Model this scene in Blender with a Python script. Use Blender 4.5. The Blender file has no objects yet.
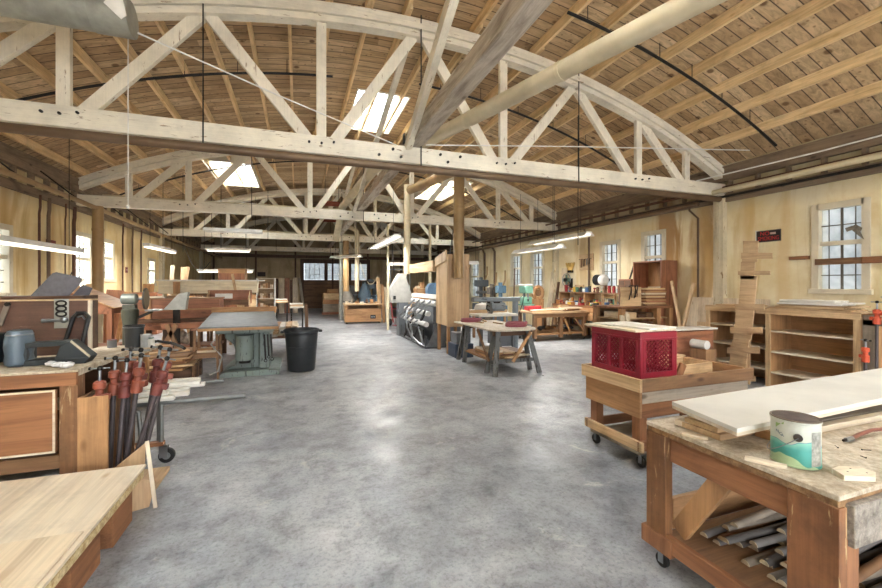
import bpy, math, random
from mathutils import Vector, Matrix, Euler
random.seed(7)
SC = bpy.context.scene
COL = SC.collection
PI = math.pi
# ---------------------------------------------------------------- camera frame
FPX, TH, HC, HY = 400.0, math.radians(19.67), 1.5, 284.0
CT, ST = math.cos(TH), math.sin(TH)
def D(u, d):
    """plan position of what the photo shows in column u at depth d"""
    k = (u-441)/FPX
    return d*(k*CT+ST), d*(CT-k*ST)
def A(u, v, z=0.0):
    d = FPX*(HC-z)/(v-HY)
    return D(u, d)
def hex2(c):
    c = c.lstrip('#')
    r = [int(c[i:i+2], 16)/255 for i in (0, 2, 4)]
    return tuple((x/12.92 if x <= .04045 else ((x+.055)/1.055)**2.4) for x in r)+(1,)
# ---------------------------------------------------------------- materials
MC = {}
def newmat(name):
    m = bpy.data.materials.new(name); m.use_nodes = True
    nt = m.node_tree; b = nt.nodes['Principled BSDF']
    return m, nt, b
def node(nt, t, **kw):
    n = nt.nodes.new(t)
    for k, v in kw.items():
        if hasattr(n, k): setattr(n, k, v)
        else: n.inputs[k].default_value = v
    return n
def ramp(nt, stops):
    r = nt.nodes.new('ShaderNodeValToRGB'); cr = r.color_ramp
    while len(cr.elements) < len(stops): cr.elements.new(.5)
    for e, (p, c) in zip(cr.elements, stops):
        e.position = p; e.color = hex2(c) if isinstance(c, str) else (c, c, c, 1)
    return r
def mixc(nt, a, b, f, mode='MIX'):
    m = nt.nodes.new('ShaderNodeMix'); m.data_type = 'RGBA'; m.blend_type = mode
    L = nt.links
    for s, i in ((a, 6), (b, 7), (f, 0)):
        if hasattr(s, 'is_linked') or hasattr(s, 'links'): L.new(s, m.inputs[i])
        elif isinstance(s, str): m.inputs[i].default_value = hex2(s)
        elif i == 0: m.inputs[0].default_value = s
        else: m.inputs[i].default_value = (s, s, s, 1)
    return m.outputs[2]
def coords(nt, scale=(1, 1, 1), rnd=True):
    tc = nt.nodes.new('ShaderNodeTexCoord'); src = tc.outputs['Object']
    if rnd:
        oi = nt.nodes.new('ShaderNodeObjectInfo')
        mu = nt.nodes.new('ShaderNodeMath'); mu.operation = 'MULTIPLY'; mu.inputs[1].default_value = 17.3
        nt.links.new(oi.outputs['Random'], mu.inputs[0])
        ad = nt.nodes.new('ShaderNodeVectorMath'); ad.operation = 'ADD'
        nt.links.new(src, ad.inputs[0]); nt.links.new(mu.outputs[0], ad.inputs[1]); src = ad.outputs[0]
    mp = nt.nodes.new('ShaderNodeMapping'); mp.inputs['Scale'].default_value = scale
    nt.links.new(src, mp.inputs[0])
    return mp.outputs[0]
def bump(nt, b, h, s=.2, dist=.01):
    bm = nt.nodes.new('ShaderNodeBump'); bm.inputs['Strength'].default_value = s; bm.inputs['Distance'].default_value = dist
    nt.links.new(h, bm.inputs['Height']); nt.links.new(bm.outputs[0], b.inputs['Normal'])
def noise(nt, vec, scale, detail=4, rough=.55, dist=0):
    n = nt.nodes.new('ShaderNodeTexNoise'); n.inputs['Scale'].default_value = scale
    n.inputs['Detail'].default_value = detail; n.inputs['Roughness'].default_value = rough; n.inputs['Distortion'].default_value = dist
    nt.links.new(vec, n.inputs['Vector']); return n.outputs[0]
def plain(name, c, rough=.5, metal=0, var=.12, ns=6, bs=.1, emit=0):
    if name in MC: return MC[name]
    m, nt, b = newmat(name)
    v = coords(nt); n = noise(nt, v, ns, 5)
    r = ramp(nt, [(.3, 1-var*2), (.7, 1.0)]); nt.links.new(n, r.inputs[0])
    nt.links.new(mixc(nt, c, r.outputs[0], 1.0, 'MULTIPLY'), b.inputs['Base Color'])
    b.inputs['Roughness'].default_value = rough; b.inputs['Metallic'].default_value = metal
    if bs: bump(nt, b, noise(nt, v, ns*8, 3), bs, .003)
    if emit:
        b.inputs['Emission Color'].default_value = hex2(c); b.inputs['Emission Strength'].default_value = emit
    MC[name] = m; return m
WOODS = {  # dark, light, roughness
 'pine': ('#a07c54', '#d6b68c', .6), 'pale': ('#bfa888', '#e8dac2', .65), 'ply': ('#a58360', '#cfb089', .6),
 'brown': ('#5a3f2d', '#94704f', .6), 'red': ('#693e2c', '#a66f51', .5), 'dark': ('#3f2c20', '#6a4b35', .6),
 'orange': ('#86603e', '#bd9063', .6), 'beam': ('#d6c6a2', '#f2e7cb', .6), 'bench': ('#573622', '#9a6945', .7), 'grey': ('#6f655a', '#a89d8d', .75),
 'white': ('#cfc8ba', '#f1ede4', .6), 'joist': ('#d0aa74', '#f6d8a6', .7), 'old': ('#7d6e5f', '#c4b7a6', .85),
 'plate': ('#4d3f33', '#8a7762', .85), 'cream': ('#b9a184', '#dfcdb0', .65)}
AX = {'x': 0, 'y': 1, 'z': 2}
def wood(kind='pine', ax='x', gs=1.0):
    key = 'wood_%s_%s_%g' % (kind, ax, gs)
    if key in MC: return MC[key]
    c0, c1, rg = WOODS[kind]
    m, nt, b = newmat(key)
    s = [7*gs]*3; s[AX[ax]] = .8*gs
    v = coords(nt, s)
    n = noise(nt, v, 1.0, 6, .6, 1.2)
    r = ramp(nt, [(.24, c0), (.56, c1)]); nt.links.new(n, r.inputs[0])
    s2 = [70*gs]*3; s2[AX[ax]] = 2*gs
    v2 = coords(nt, s2); n2 = noise(nt, v2, 1.0, 3, .6)
    r2 = ramp(nt, [(.35, .78), (.6, 1.0)]); nt.links.new(n2, r2.inputs[0])
    c = mixc(nt, r.outputs[0], r2.outputs[0], .75, 'MULTIPLY')
    nd = noise(nt, coords(nt, (3, 3, 3)), 1.0, 8, .7, .4); rd = ramp(nt, [(.34, .66), (.52, 1.0)]); nt.links.new(nd, rd.inputs[0])
    c = mixc(nt, c, rd.outputs[0], .55, 'MULTIPLY')
    # knots
    s3 = [5.5]*3; s3[AX[ax]] = 2.4
    vo = nt.nodes.new('ShaderNodeTexVoronoi'); vo.inputs['Scale'].default_value = 1.0
    nt.links.new(coords(nt, s3), vo.inputs['Vector'])
    r3 = ramp(nt, [(.06, 1.0), (.14, 0.0)]); nt.links.new(vo.outputs['Distance'], r3.inputs[0])
    c = mixc(nt, c, c0, r3.outputs[0])
    nt.links.new(c, b.inputs['Base Color']); b.inputs['Roughness'].default_value = rg
    bump(nt, b, n2, .25, .003)
    MC[key] = m; return m
def painted(key, base, under, lo=.62, ax='x', rough=.6):
    """painted timber with chips and grime"""
    key = 'painted_'+key+ax
    if key in MC: return MC[key]
    m, nt, b = newmat(key)
    s = [22, 22, 22]; s[AX[ax]] = 4
    n = noise(nt, coords(nt, s), 1.0, 7, .65, .6)
    r = ramp(nt, [(lo, 0.0), (lo+.04, 1.0)]); nt.links.new(n, r.inputs[0])
    n2 = noise(nt, coords(nt, (2, 2, 2)), 1.0, 5)
    r2 = ramp(nt, [(.3, .8), (.6, 1.0)]); nt.links.new(n2, r2.inputs[0])
    c0_ = mixc(nt, base, r2.outputs[0], 1.0, 'MULTIPLY')
    if 'glue' in key or 'toolboard' in key or 'post' in key or 'truss' in key:
        s4 = [60, 60, 60]; s4[AX[ax]] = 2
        n4 = noise(nt, coords(nt, s4), 1.0, 4, .6); r4 = ramp(nt, [(.35, .72), (.62, 1.06)]); nt.links.new(n4, r4.inputs[0]); c0_ = mixc(nt, c0_, r4.outputs[0], .8 if 'glue' in key or 'tool' in key else .25, 'MULTIPLY')
        n5 = noise(nt, coords(nt, (6, 6, 6)), 1.0, 8, .7); r5 = ramp(nt, [(.36, .6), (.55, 1.0)]); nt.links.new(n5, r5.inputs[0]); c0_ = mixc(nt, c0_, r5.outputs[0], .8 if 'glue' in key or 'tool' in key else .25, 'MULTIPLY')
    c = mixc(nt, c0_, under, r.outputs[0])
    nt.links.new(c, b.inputs['Base Color']); b.inputs['Roughness'].default_value = rough
    bump(nt, b, n, .15, .003)
    MC[key] = m; return m
def metal(key, c, rough=.4, met=.8): return plain('metal_'+key, c, rough, met, .15, 9, .06)
IRON = metal('iron', '#3a3836', .5); STEEL = metal('steel', '#9a9fa3', .35); RUST = metal('rust', '#6b4a38', .6, .4)
GALV = metal('galv', '#a5a79f', .45, .5); BLACK = plain('black', '#1d1e20', .5); RUB = plain('rubber', '#222222', .8)
DUCT = plain('duct_cream', '#d6c8a8', .5, .1, .15, 2); DUCTB = plain('duct_brown', '#ab8c61', .5, .2, .2, 2)
WHITE = plain('white', '#e8e6e0', .5); PIPEB = plain('pipe_brown', '#77604a', .5, .3, .2, 3)
GLASS = None
def glassmat(dull=False):
    key = 'glass_dull' if dull else 'glass'
    if key in MC: return MC[key]
    m, nt, b = newmat(key)
    n = noise(nt, coords(nt, (6, 6, 6)), 1.0, 4)
    r = ramp(nt, [(.3, '#c9d0d3'), (.7, '#eef2f3')]); nt.links.new(n, r.inputs[0])
    nt.links.new(r.outputs[0], b.inputs['Base Color'])
    b.inputs['Roughness'].default_value = .25; b.inputs['Transmission Weight'].default_value = .35 if dull else .85
    b.inputs['IOR'].default_value = 1.02
    MC[key] = m; return m
# ---------------------------------------------------------------- mesh builder
class MB:
    def __init__(s): s.v = []; s.f = []
    def add(s, vs, fs):
        o = len(s.v); s.v += [tuple(p) for p in vs]; s.f += [tuple(i+o for i in f) for f in fs]; return s
    def box(s, x0, x1, y0, y1, z0, z1):
        return s.add([(x0,y0,z0),(x1,y0,z0),(x1,y1,z0),(x0,y1,z0),(x0,y0,z1),(x1,y0,z1),(x1,y1,z1),(x0,y1,z1)],
                     [(0,3,2,1),(4,5,6,7),(0,1,5,4),(1,2,6,5),(2,3,7,6),(3,0,4,7)])
    def cb(s, c, sz, rz=0, rx=0, ry=0):
        R = Euler((rx, ry, rz)).to_matrix(); h = [a/2 for a in sz]; c = Vector(c)
        vs = [c+R@Vector((a*h[0], b*h[1], d*h[2])) for a, b, d in ((-1,-1,-1),(1,-1,-1),(1,1,-1),(-1,1,-1),(-1,-1,1),(1,-1,1),(1,1,1),(-1,1,1))]
        return s.add(vs, [(0,3,2,1),(4,5,6,7),(0,1,5,4),(1,2,6,5),(2,3,7,6),(3,0,4,7)])
    def bar(s, p0, p1, w, t, n=(0, 1, 0)):
        """plank from p0 to p1, width w in plane, thickness t along n"""
        p0 = Vector(p0); p1 = Vector(p1); d = (p1-p0).normalized(); n = Vector(n)
        a = d.cross(n)
        if a.length < 1e-4: a = d.orthogonal()
        a = a.normalized()*w/2; b = a.cross(d).normalized()*t/2
        vs = [p+x*a+y*b for p in (p0, p1) for x, y in ((-1,-1),(1,-1),(1,1),(-1,1))]
        return s.add(vs, [(0,1,2,3),(7,6,5,4),(0,4,5,1),(1,5,6,2),(2,6,7,3),(3,7,4,0)])
    def cyl(s, p0, p1, r0, r1=None, n=12, cap=True):
        if r1 is None: r1 = r0
        p0 = Vector(p0); p1 = Vector(p1); d = (p1-p0).normalized(); a = d.orthogonal().normalized(); b = d.cross(a)
        vs = [p+(a*math.cos(2*PI*i/n)+b*math.sin(2*PI*i/n))*r for p, r in ((p0, r0), (p1, r1)) for i in range(n)]
        fs = [(i, (i+1) % n, n+(i+1) % n, n+i) for i in range(n)]
        if cap: fs += [tuple(range(n-1, -1, -1)), tuple(range(n, 2*n))]
        return s.add(vs, fs)
    def tube(s, pts, r, n=8):
        pts = [Vector(p) for p in pts]; m = len(pts); o = None; vs = []
        for i, p in enumerate(pts):
            d = (pts[min(i+1, m-1)]-pts[max(i-1, 0)]).normalized()
            if o is None: o = d.orthogonal().normalized()
            o = (o-d*o.dot(d)).normalized(); b = d.cross(o)
            rr = r[i] if isinstance(r, (list, tuple)) else r
            vs += [p+(o*math.cos(2*PI*k/n)+b*math.sin(2*PI*k/n))*rr for k in range(n)]
        fs = [(i*n+k, i*n+(k+1) % n, (i+1)*n+(k+1) % n, (i+1)*n+k) for i in range(m-1) for k in range(n)]
        fs += [tuple(range(n-1, -1, -1)), tuple(range((m-1)*n, m*n))]
        return s.add(vs, fs)
    def lathe(s, prof, c=(0, 0, 0), n=20, ax='z'):
        vs = []
        for r, h in prof:
            for k in range(n):
                a = 2*PI*k/n; x, y = r*math.cos(a), r*math.sin(a)
                p = (x, y, h) if ax == 'z' else ((h, x, y) if ax == 'x' else (y, h, x))
                vs.append((c[0]+p[0], c[1]+p[1], c[2]+p[2]))
        m = len(prof)
        fs = [(i*n+k, i*n+(k+1) % n, (i+1)*n+(k+1) % n, (i+1)*n+k) for i in range(m-1) for k in range(n)]
        fs += [tuple(range(n-1, -1, -1)), tuple(range((m-1)*n, m*n))]
        return s.add(vs, fs)
    def prism(s, poly, t, ax='y', off=0.0):
        """polygon in the plane across ax, extruded by t from off"""
        def P(a, b, h): return {'y': (a, h, b), 'x': (h, a, b), 'z': (a, b, h)}[ax]
        n = len(poly); vs = [P(a, b, off) for a, b in poly]+[P(a, b, off+t) for a, b in poly]
        fs = [tuple(range(n-1, -1, -1)), tuple(range(n, 2*n))]+[(i, (i+1) % n, n+(i+1) % n, n+i) for i in range(n)]
        return s.add(vs, fs)
    def ball(s, c, r, n=10, sq=(1, 1, 1)):
        m = 7; prof = [(r*math.sin(PI*i/m) if 0 < i < m else r*.02, -r*math.cos(PI*i/m)) for i in range(m+1)]
        t = MB().lathe(prof, n=n)
        return s.add([(c[0]+x*sq[0], c[1]+y*sq[1], c[2]+z*sq[2]) for x, y, z in t.v], t.f)
    def torus(s, c, R, r, ax='z', n=20, m=6, a0=0, a1=2*PI, sq=1.0):
        pts = []
        for i in range(n+1):
            a = a0+(a1-a0)*i/n; x, y = R*math.cos(a), R*math.sin(a)*sq
            q = (x, y, 0) if ax == 'z' else ((0, x, y) if ax == 'x' else (x, 0, y))
            pts.append((c[0]+q[0], c[1]+q[1], c[2]+q[2]))
        return s.tube(pts, r, m)
    def build(s, name, m, parent=None, bev=0, loc=(0, 0, 0), rot=(0, 0, 0), label=None, smooth=True):
        me = bpy.data.meshes.new(name); me.from_pydata(s.v, [], s.f); me.update()
        import bmesh
        bm = bmesh.new(); bm.from_mesh(me); bmesh.ops.recalc_face_normals(bm, faces=bm.faces); bm.to_mesh(me); bm.free()
        if m: me.materials.append(m)
        if smooth:
            me.polygons.foreach_set('use_smooth', [True]*len(me.polygons)); me.set_sharp_from_angle(angle=math.radians(38))
        o = bpy.data.objects.new(name, me); COL.objects.link(o); o.location = loc; o.rotation_euler = rot
        if parent: o.parent = parent
        if label: o['label'] = label
        if bev:
            b = o.modifiers.new('bevel', 'BEVEL'); b.width = bev; b.segments = 2; b.limit_method = 'ANGLE'; b.angle_limit = math.radians(50)
        return o
def thing(name, label, cat, loc=(0, 0, 0), rz=0, group=None, rot=None):
    o = bpy.data.objects.new(name, None); COL.objects.link(o); o.location = loc
    o.rotation_euler = rot if rot else (0, 0, rz); o.empty_display_size = .05
    return tag(o, label, cat, group)
def tag(o, label, cat, group=None, kind=None):
    if label: o['label'] = label
    if cat: o['category'] = cat
    if group: o['group'] = group
    if kind: o['kind'] = kind
    return o
def solo(name, label, cat, mb, m, loc=(0, 0, 0), rz=0, group=None, bev=0, rot=None):
    return tag(mb.build(name, m, None, bev, loc, rot if rot else (0, 0, rz)), label, cat, group)
def struct(o): o['kind'] = 'structure'; return o
def kids(o): return [c for c in list(COL.objects) if c.parent == o]
def dup(root, loc, rz=None, label=None, group=None, rot=None, scale=None):
    r = root.copy(); COL.objects.link(r); r.location = loc
    if rz is not None: r.rotation_euler = (0, 0, rz)
    if rot is not None: r.rotation_euler = rot
    if scale: r.scale = scale
    if label: r['label'] = label
    if group: r['group'] = group
    for ch in kids(root):
        c = ch.copy(); COL.objects.link(c); c.parent = r
        for g in kids(ch):
            d = g.copy(); COL.objects.link(d); d.parent = c
    return r
def B(x0, x1, y0, y1, z0, z1): return MB().box(x0, x1, y0, y1, z0, z1)

# ---------------------------------------------------------------- shell
XL, XR, YB, YF, ZW = -4.7, 8.1, -3.5, 26.0, 3.9
CX, RR = 1.7, 13.8
def arc(x, off=0.0): return 5.14+off-(RR-math.sqrt(RR*RR-(x-CX)**2))
def floor_mat():
    m, nt, b = newmat('polished_concrete')
    v = coords(nt, (1, 1, 1), False)
    n = noise(nt, v, .55, 10, .66, .2); n2 = noise(nt, v, 3.2, 10, .78, .15); n3 = noise(nt, v, 38, 6, .75)
    r = ramp(nt, [(.33, '#73757a'), (.48, '#94979b'), (.62, '#b3b5b7')]); nt.links.new(n, r.inputs[0])
    r2 = ramp(nt, [(.36, .42), (.5, .88), (.64, 1.15)]); nt.links.new(n2, r2.inputs[0])
    c = mixc(nt, r.outputs[0], r2.outputs[0], .85, 'MULTIPLY')
    r3 = ramp(nt, [(.38, .42), (.50, 1.0)]); nt.links.new(n3, r3.inputs[0])
    c = mixc(nt, c, r3.outputs[0], .55, 'MULTIPLY')
    # old dark stains with a shape of their own
    n4 = noise(nt, v, 1.6, 7, .7, 1.5); r4 = ramp(nt, [(.58, 0.0), (.9, .45)]); nt.links.new(n4, r4.inputs[0])
    c = mixc(nt, c, '#6d675f', r4.outputs[0])
    # pale scattered dust
    n6 = noise(nt, v, 2.3, 8, .72, .8); r6 = ramp(nt, [(.60, 0.0), (.70, .55)]); nt.links.new(n6, r6.inputs[0])
    c = mixc(nt, c, '#cfc9bd', r6.outputs[0])
    nt.links.new(c, b.inputs['Base Color'])
    n5 = noise(nt, v, 2.2, 7, .65); r5 = ramp(nt, [(.3, .28), (.7, .58)]); nt.links.new(n5, r5.inputs[0])
    nt.links.new(r5.outputs[0], b.inputs['Roughness'])
    bump(nt, b, n3, .05, .002)
    return m
struct(MB().box(XL-.3, XR+.3, YB-.3, YF+.3, -.1, 0).build('floor', floor_mat()))
def wall_mat(key, c0, c1, stain, centers, yax='y'):
    m, nt, b = newmat('plaster_'+key)
    v = coords(nt, (1, 1, 1), False)
    n = noise(nt, v, 1.1, 7, .62); r = ramp(nt, [(.32, c0), (.62, c1)]); nt.links.new(n, r.inputs[0])
    vs = coords(nt, (2.2, 2.2, .45), False); n2 = noise(nt, vs, 1.0, 7, .6, 1.0)
    r2 = ramp(nt, [(.50, 0.0), (.68, .75)]); nt.links.new(n2, r2.inputs[0])
    c = mixc(nt, r.outputs[0], stain, r2.outputs[0])
    sp = nt.nodes.new('ShaderNodeSeparateXYZ'); tc = nt.nodes.new('ShaderNodeTexCoord'); nt.links.new(tc.outputs['Object'], sp.inputs[0])
    for cy, w, col, amt in centers:   # water stains running down the wall
        s1 = node(nt, 'ShaderNodeMath', operation='SUBTRACT'); nt.links.new(sp.outputs[1], s1.inputs[0]); s1.inputs[1].default_value = cy
        ad = node(nt, 'ShaderNodeMath', operation='MULTIPLY_ADD'); nt.links.new(n2, ad.inputs[0]); ad.inputs[1].default_value = 2.2*w; nt.links.new(s1.outputs[0], ad.inputs[2])
        ab = node(nt, 'ShaderNodeMath', operation='SUBTRACT'); nt.links.new(ad.outputs[0], ab.inputs[0]); ab.inputs[1].default_value = 1.1*w
        a2 = node(nt, 'ShaderNodeMath', operation='ABSOLUTE'); nt.links.new(ab.outputs[0], a2.inputs[0])
        dv = node(nt, 'ShaderNodeMath', operation='DIVIDE'); nt.links.new(a2.outputs[0], dv.inputs[0]); dv.inputs[1].default_value = w
        rr = ramp(nt, [(.25, amt), (.62, 0.0)]); nt.links.new(dv.outputs[0], rr.inputs[0])
        c = mixc(nt, c, col, rr.outputs[0])
    # shade below the roof edge, painted into the plaster colour
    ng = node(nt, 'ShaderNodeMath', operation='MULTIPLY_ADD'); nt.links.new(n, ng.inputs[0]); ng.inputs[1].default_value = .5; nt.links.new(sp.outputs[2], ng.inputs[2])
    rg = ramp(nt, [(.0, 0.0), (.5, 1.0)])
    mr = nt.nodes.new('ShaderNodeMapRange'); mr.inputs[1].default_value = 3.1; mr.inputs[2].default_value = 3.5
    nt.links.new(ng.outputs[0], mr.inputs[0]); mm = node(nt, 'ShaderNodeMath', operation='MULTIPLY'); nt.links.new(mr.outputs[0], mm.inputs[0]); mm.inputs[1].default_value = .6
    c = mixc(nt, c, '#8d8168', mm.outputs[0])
    nt.links.new(c, b.inputs['Base Color']); b.inputs['Roughness'].default_value = .85
    bump(nt, b, noise(nt, v, 18, 6), .2, .01)
    return m
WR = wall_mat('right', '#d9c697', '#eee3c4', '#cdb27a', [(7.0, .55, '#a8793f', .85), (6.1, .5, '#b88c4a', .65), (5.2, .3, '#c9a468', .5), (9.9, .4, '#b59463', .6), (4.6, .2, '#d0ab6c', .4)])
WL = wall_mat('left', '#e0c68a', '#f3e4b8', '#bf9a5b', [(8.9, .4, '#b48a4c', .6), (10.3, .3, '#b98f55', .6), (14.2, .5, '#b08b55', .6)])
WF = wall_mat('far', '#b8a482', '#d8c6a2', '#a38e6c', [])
def wall_long(name, x0, x1, ops, m):
    mb = MB(); y = YB
    for (a, b_, z0, z1) in sorted(ops):
        mb.box(x0, x1, y, a, 0, ZW); mb.box(x0, x1, a, b_, 0, z0); mb.box(x0, x1, a, b_, z1, ZW); y = b_
    mb.box(x0, x1, y, YF+.2, 0, ZW)
    return struct(mb.build(name, m, smooth=False))
RW = [(3.55, 4.14, 1.40, 2.74), (7.1, 7.66, 1.42, 2.72), (8.5, 9.12, 1.42, 2.62), (12.0, 12.75, 1.40, 2.62), (13.5, 14.2, 1.45, 2.62), (16.9, 18.2, .9, 2.6)]
LW = [(8.3, 9.0, 1.33, 2.45), (11.15, 11.85, 1.39, 2.62), (12.45, 13.1, 1.62, 2.60), (15.8, 16.4, 1.5, 2.3)]
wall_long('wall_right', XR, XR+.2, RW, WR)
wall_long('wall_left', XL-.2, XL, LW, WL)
# end walls, tops follow the roof arc
def gable(name, y0, y1, hole, m):
    mb = MB(); N = 26
    xs = sorted(set([XL-.2+(XR-XL+.4)*i/N for i in range(N+1)]+[hole[0], hole[1]]))
    for a, b_ in zip(xs, xs[1:]):
        c = (a+b_)/2; z0 = hole[2] if hole[0] < c < hole[1] else 0
        for za, zb in (((0, hole[3]),) if False else ()): pass
        mb.add([(a,y0,z0),(b_,y0,z0),(b_,y1,z0),(a,y1,z0),(a,y0,arc(a,.5)),(b_,y0,arc(b_,.5)),(b_,y1,arc(b_,.5)),(a,y1,arc(a,.5))],
               [(0,3,2,1),(4,5,6,7),(0,1,5,4),(1,2,6,5),(2,3,7,6),(3,0,4,7)])
    return struct(mb.build(name, m, smooth=False))
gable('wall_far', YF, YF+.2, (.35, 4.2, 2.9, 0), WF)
gable('wall_back', YB-.2, YB, (-1.5, 6.5, 3.3, 0), WL)  # opening in this unseen wall is added for the fill light
# roof deck
def deck_mat():
    m, nt, b = newmat('roof_boards')
    tc = nt.nodes.new('ShaderNodeTexCoord'); sp = nt.nodes.new('ShaderNodeSeparateXYZ'); nt.links.new(tc.outputs['Object'], sp.inputs[0])
    dv = node(nt, 'ShaderNodeMath', operation='DIVIDE'); nt.links.new(sp.outputs[1], dv.inputs[0]); dv.inputs[1].default_value = .185
    fl = node(nt, 'ShaderNodeMath', operation='FLOOR'); nt.links.new(dv.outputs[0], fl.inputs[0])
    fr = node(nt, 'ShaderNodeMath', operation='FRACT'); nt.links.new(dv.outputs[0], fr.inputs[0])
    # board length pieces
    xs = node(nt, 'ShaderNodeMath', operation='MULTIPLY_ADD'); nt.links.new(fl.outputs[0], xs.inputs[0]); xs.inputs[1].default_value = 1.37; nt.links.new(sp.outputs[0], xs.inputs[2])
    xd = node(nt, 'ShaderNodeMath', operation='DIVIDE'); nt.links.new(xs.outputs[0], xd.inputs[0]); xd.inputs[1].default_value = 2.2
    xf = node(nt, 'ShaderNodeMath', operation='FLOOR'); nt.links.new(xd.outputs[0], xf.inputs[0])
    cm = nt.nodes.new('ShaderNodeCombineXYZ'); nt.links.new(fl.outputs[0], cm.inputs[0]); nt.links.new(xf.outputs[0], cm.inputs[1])
    wn = nt.nodes.new('ShaderNodeTexWhiteNoise'); nt.links.new(cm.outputs[0], wn.inputs['Vector'])
    r = ramp(nt, [(0, '#b0926e'), (.4, '#cdae86'), (.75, '#e2c69e'), (1, '#bd9c74')]); nt.links.new(wn.outputs[0], r.inputs[0])
    ad = node(nt, 'ShaderNodeVectorMath', operation='ADD'); nt.links.new(tc.outputs['Object'], ad.inputs[0]); nt.links.new(wn.outputs['Color'], ad.inputs[1])
    mp = nt.nodes.new('ShaderNodeMapping'); mp.inputs['Scale'].default_value = (1.5, 12, 12); nt.links.new(ad.outputs[0], mp.inputs[0])
    n = noise(nt, mp.outputs[0], 1.0, 7, .65, 1.0); r2 = ramp(nt, [(.32, .5), (.60, 1.1)]); nt.links.new(n, r2.inputs[0])
    c = mixc(nt, r.outputs[0], r2.outputs[0], .9, 'MULTIPLY')
    vo = nt.nodes.new('ShaderNodeTexVoronoi'); vo.inputs['Scale'].default_value = 2.6; nt.links.new(tc.outputs['Object'], vo.inputs['Vector'])
    r3 = ramp(nt, [(.09, .9), (.16, 0.0)]); nt.links.new(vo.outputs['Distance'], r3.inputs[0]); c = mixc(nt, c, '#5f4026', r3.outputs[0])
    vo2 = nt.nodes.new('ShaderNodeTexVoronoi'); vo2.inputs['Scale'].default_value = 9; nt.links.new(tc.outputs['Object'], vo2.inputs['Vector'])
    r5 = ramp(nt, [(.10, .7), (.2, 0.0)]); nt.links.new(vo2.outputs['Distance'], r5.inputs[0]); c = mixc(nt, c, '#6b4c30', r5.outputs[0])
    n3 = noise(nt, tc.outputs['Object'], .8, 6, .6); r4 = ramp(nt, [(.35, .0), (.7, .45)]); nt.links.new(n3, r4.inputs[0]); c = mixc(nt, c, '#9c7c55', r4.outputs[0])
    g = ramp(nt, [(.0, 1.0), (.03, 1.0), (.075, 0.0), (.95, 0.0), (1.0, .8)]); nt.links.new(fr.outputs[0], g.inputs[0])
    c = mixc(nt, c, '#3a2a1c', g.outputs[0])
    nt.links.new(c, b.inputs['Base Color']); b.inputs['Roughness'].default_value = .8
    bump(nt, b, n, .2, .005)
    return m
SKY = [(1.2, 2.3, 8.5, 10.7), (-2.5, -1.3, 12.7, 15.6), (4.5, 5.7, 12.7, 15.8), (1.2, 2.3, 1.0, 3.3), (-2.6, -1.4, -1.5, 1.5), (4.6, 5.8, -1.5, 1.5)]  # last three are out of view, added to brighten the shop
def deck():
    xs = sorted(set([XL-.2+(XR-XL+.4)*i/40 for i in range(41)]+[s[0] for s in SKY]+[s[1] for s in SKY]))
    ys = sorted(set([YB-.2, YF+.2]+[s[2] for s in SKY]+[s[3] for s in SKY]))
    mb = MB()
    for a, b_ in zip(xs, xs[1:]):
        for c, d in zip(ys, ys[1:]):
            mx, my = (a+b_)/2, (c+d)/2
            if any(s[0] < mx < s[1] and s[2] < my < s[3] for s in SKY): continue
            o = .47
            mb.add([(a,c,arc(a,o)),(b_,c,arc(b_,o)),(b_,d,arc(b_,o)),(a,d,arc(a,o)),(a,c,arc(a,o+.03)),(b_,c,arc(b_,o+.03)),(b_,d,arc(b_,o+.03)),(a,d,arc(a,o+.03))],
                   [(0,3,2,1),(4,5,6,7),(0,1,5,4),(1,2,6,5),(2,3,7,6),(3,0,4,7)])
    return mb.build('ceiling', deck_mat(), smooth=False)
CEIL = struct(deck())
x = XL+.12; i = 0
while x < XR:
    z = arc(x, .47)
    segs = []; y = YB
    for s in sorted(SKY, key=lambda q: q[2]):
        if s[0]-.05 < x < s[1]+.05 and abs(x-(s[0]+s[1])/2) > .2: pass
    mb = MB()
    for (ya, yb, dx) in ((YB, 5.85, 0), (5.55, 11.4, .045), (11.1, 17.2, 0), (16.9, 23.4, .045), (23.1, YF, 0)):
        mb.box(x+dx-.024, x+dx+.024, ya, yb, z-.16, z-.004)
    mb.build('roof_joist', wood('joist', 'y'), CEIL); x += .552; i += 1
for k, (a, b_, c, d) in enumerate(SKY):
    fr = MB(); z0 = min(arc(a, .47), arc(b_, .47))-.02; z1 = max(arc(a, .5), arc(b_, .5), arc((a+b_)/2, .5))+.35
    fr.box(a-.03, a, c-.03, d+.03, z0, z1); fr.box(b_, b_+.03, c-.03, d+.03, z0, z1); fr.box(a, b_, c-.03, c, z0, z1); fr.box(a, b_, d, d+.03, z0, z1)
    f = struct(fr.build('window_%d' % (20+k), painted('white', '#e9e3d3', '#a58a66', .7, 'y')))
    mu = MB()
    for t in (1/3, 2/3): mu.box(a+(b_-a)*t-.015, a+(b_-a)*t+.015, c, d, z1-.09, z1-.05)
    for t in (.2, .4, .6, .8): mu.box(a, b_, c+(d-c)*t-.01, c+(d-c)*t+.01, z1-.08, z1-.055)
    mu.build('muntin', WHITE, f)
    B(a, b_, c, d, z1-.05, z1-.044).build('pane', glassmat(), f)
    L = bpy.data.lights.new('skylight', 'AREA'); L.shape = 'RECTANGLE'; L.size = b_-a; L.size_y = d-c
    L.energy = 85*(b_-a)*(d-c); L.color = (.97, .98, 1.0)
    o = bpy.data.objects.new('daylight_or_fill', L); COL.objects.link(o); o.location = ((a+b_)/2, (c+d)/2, z1+.04)
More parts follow.
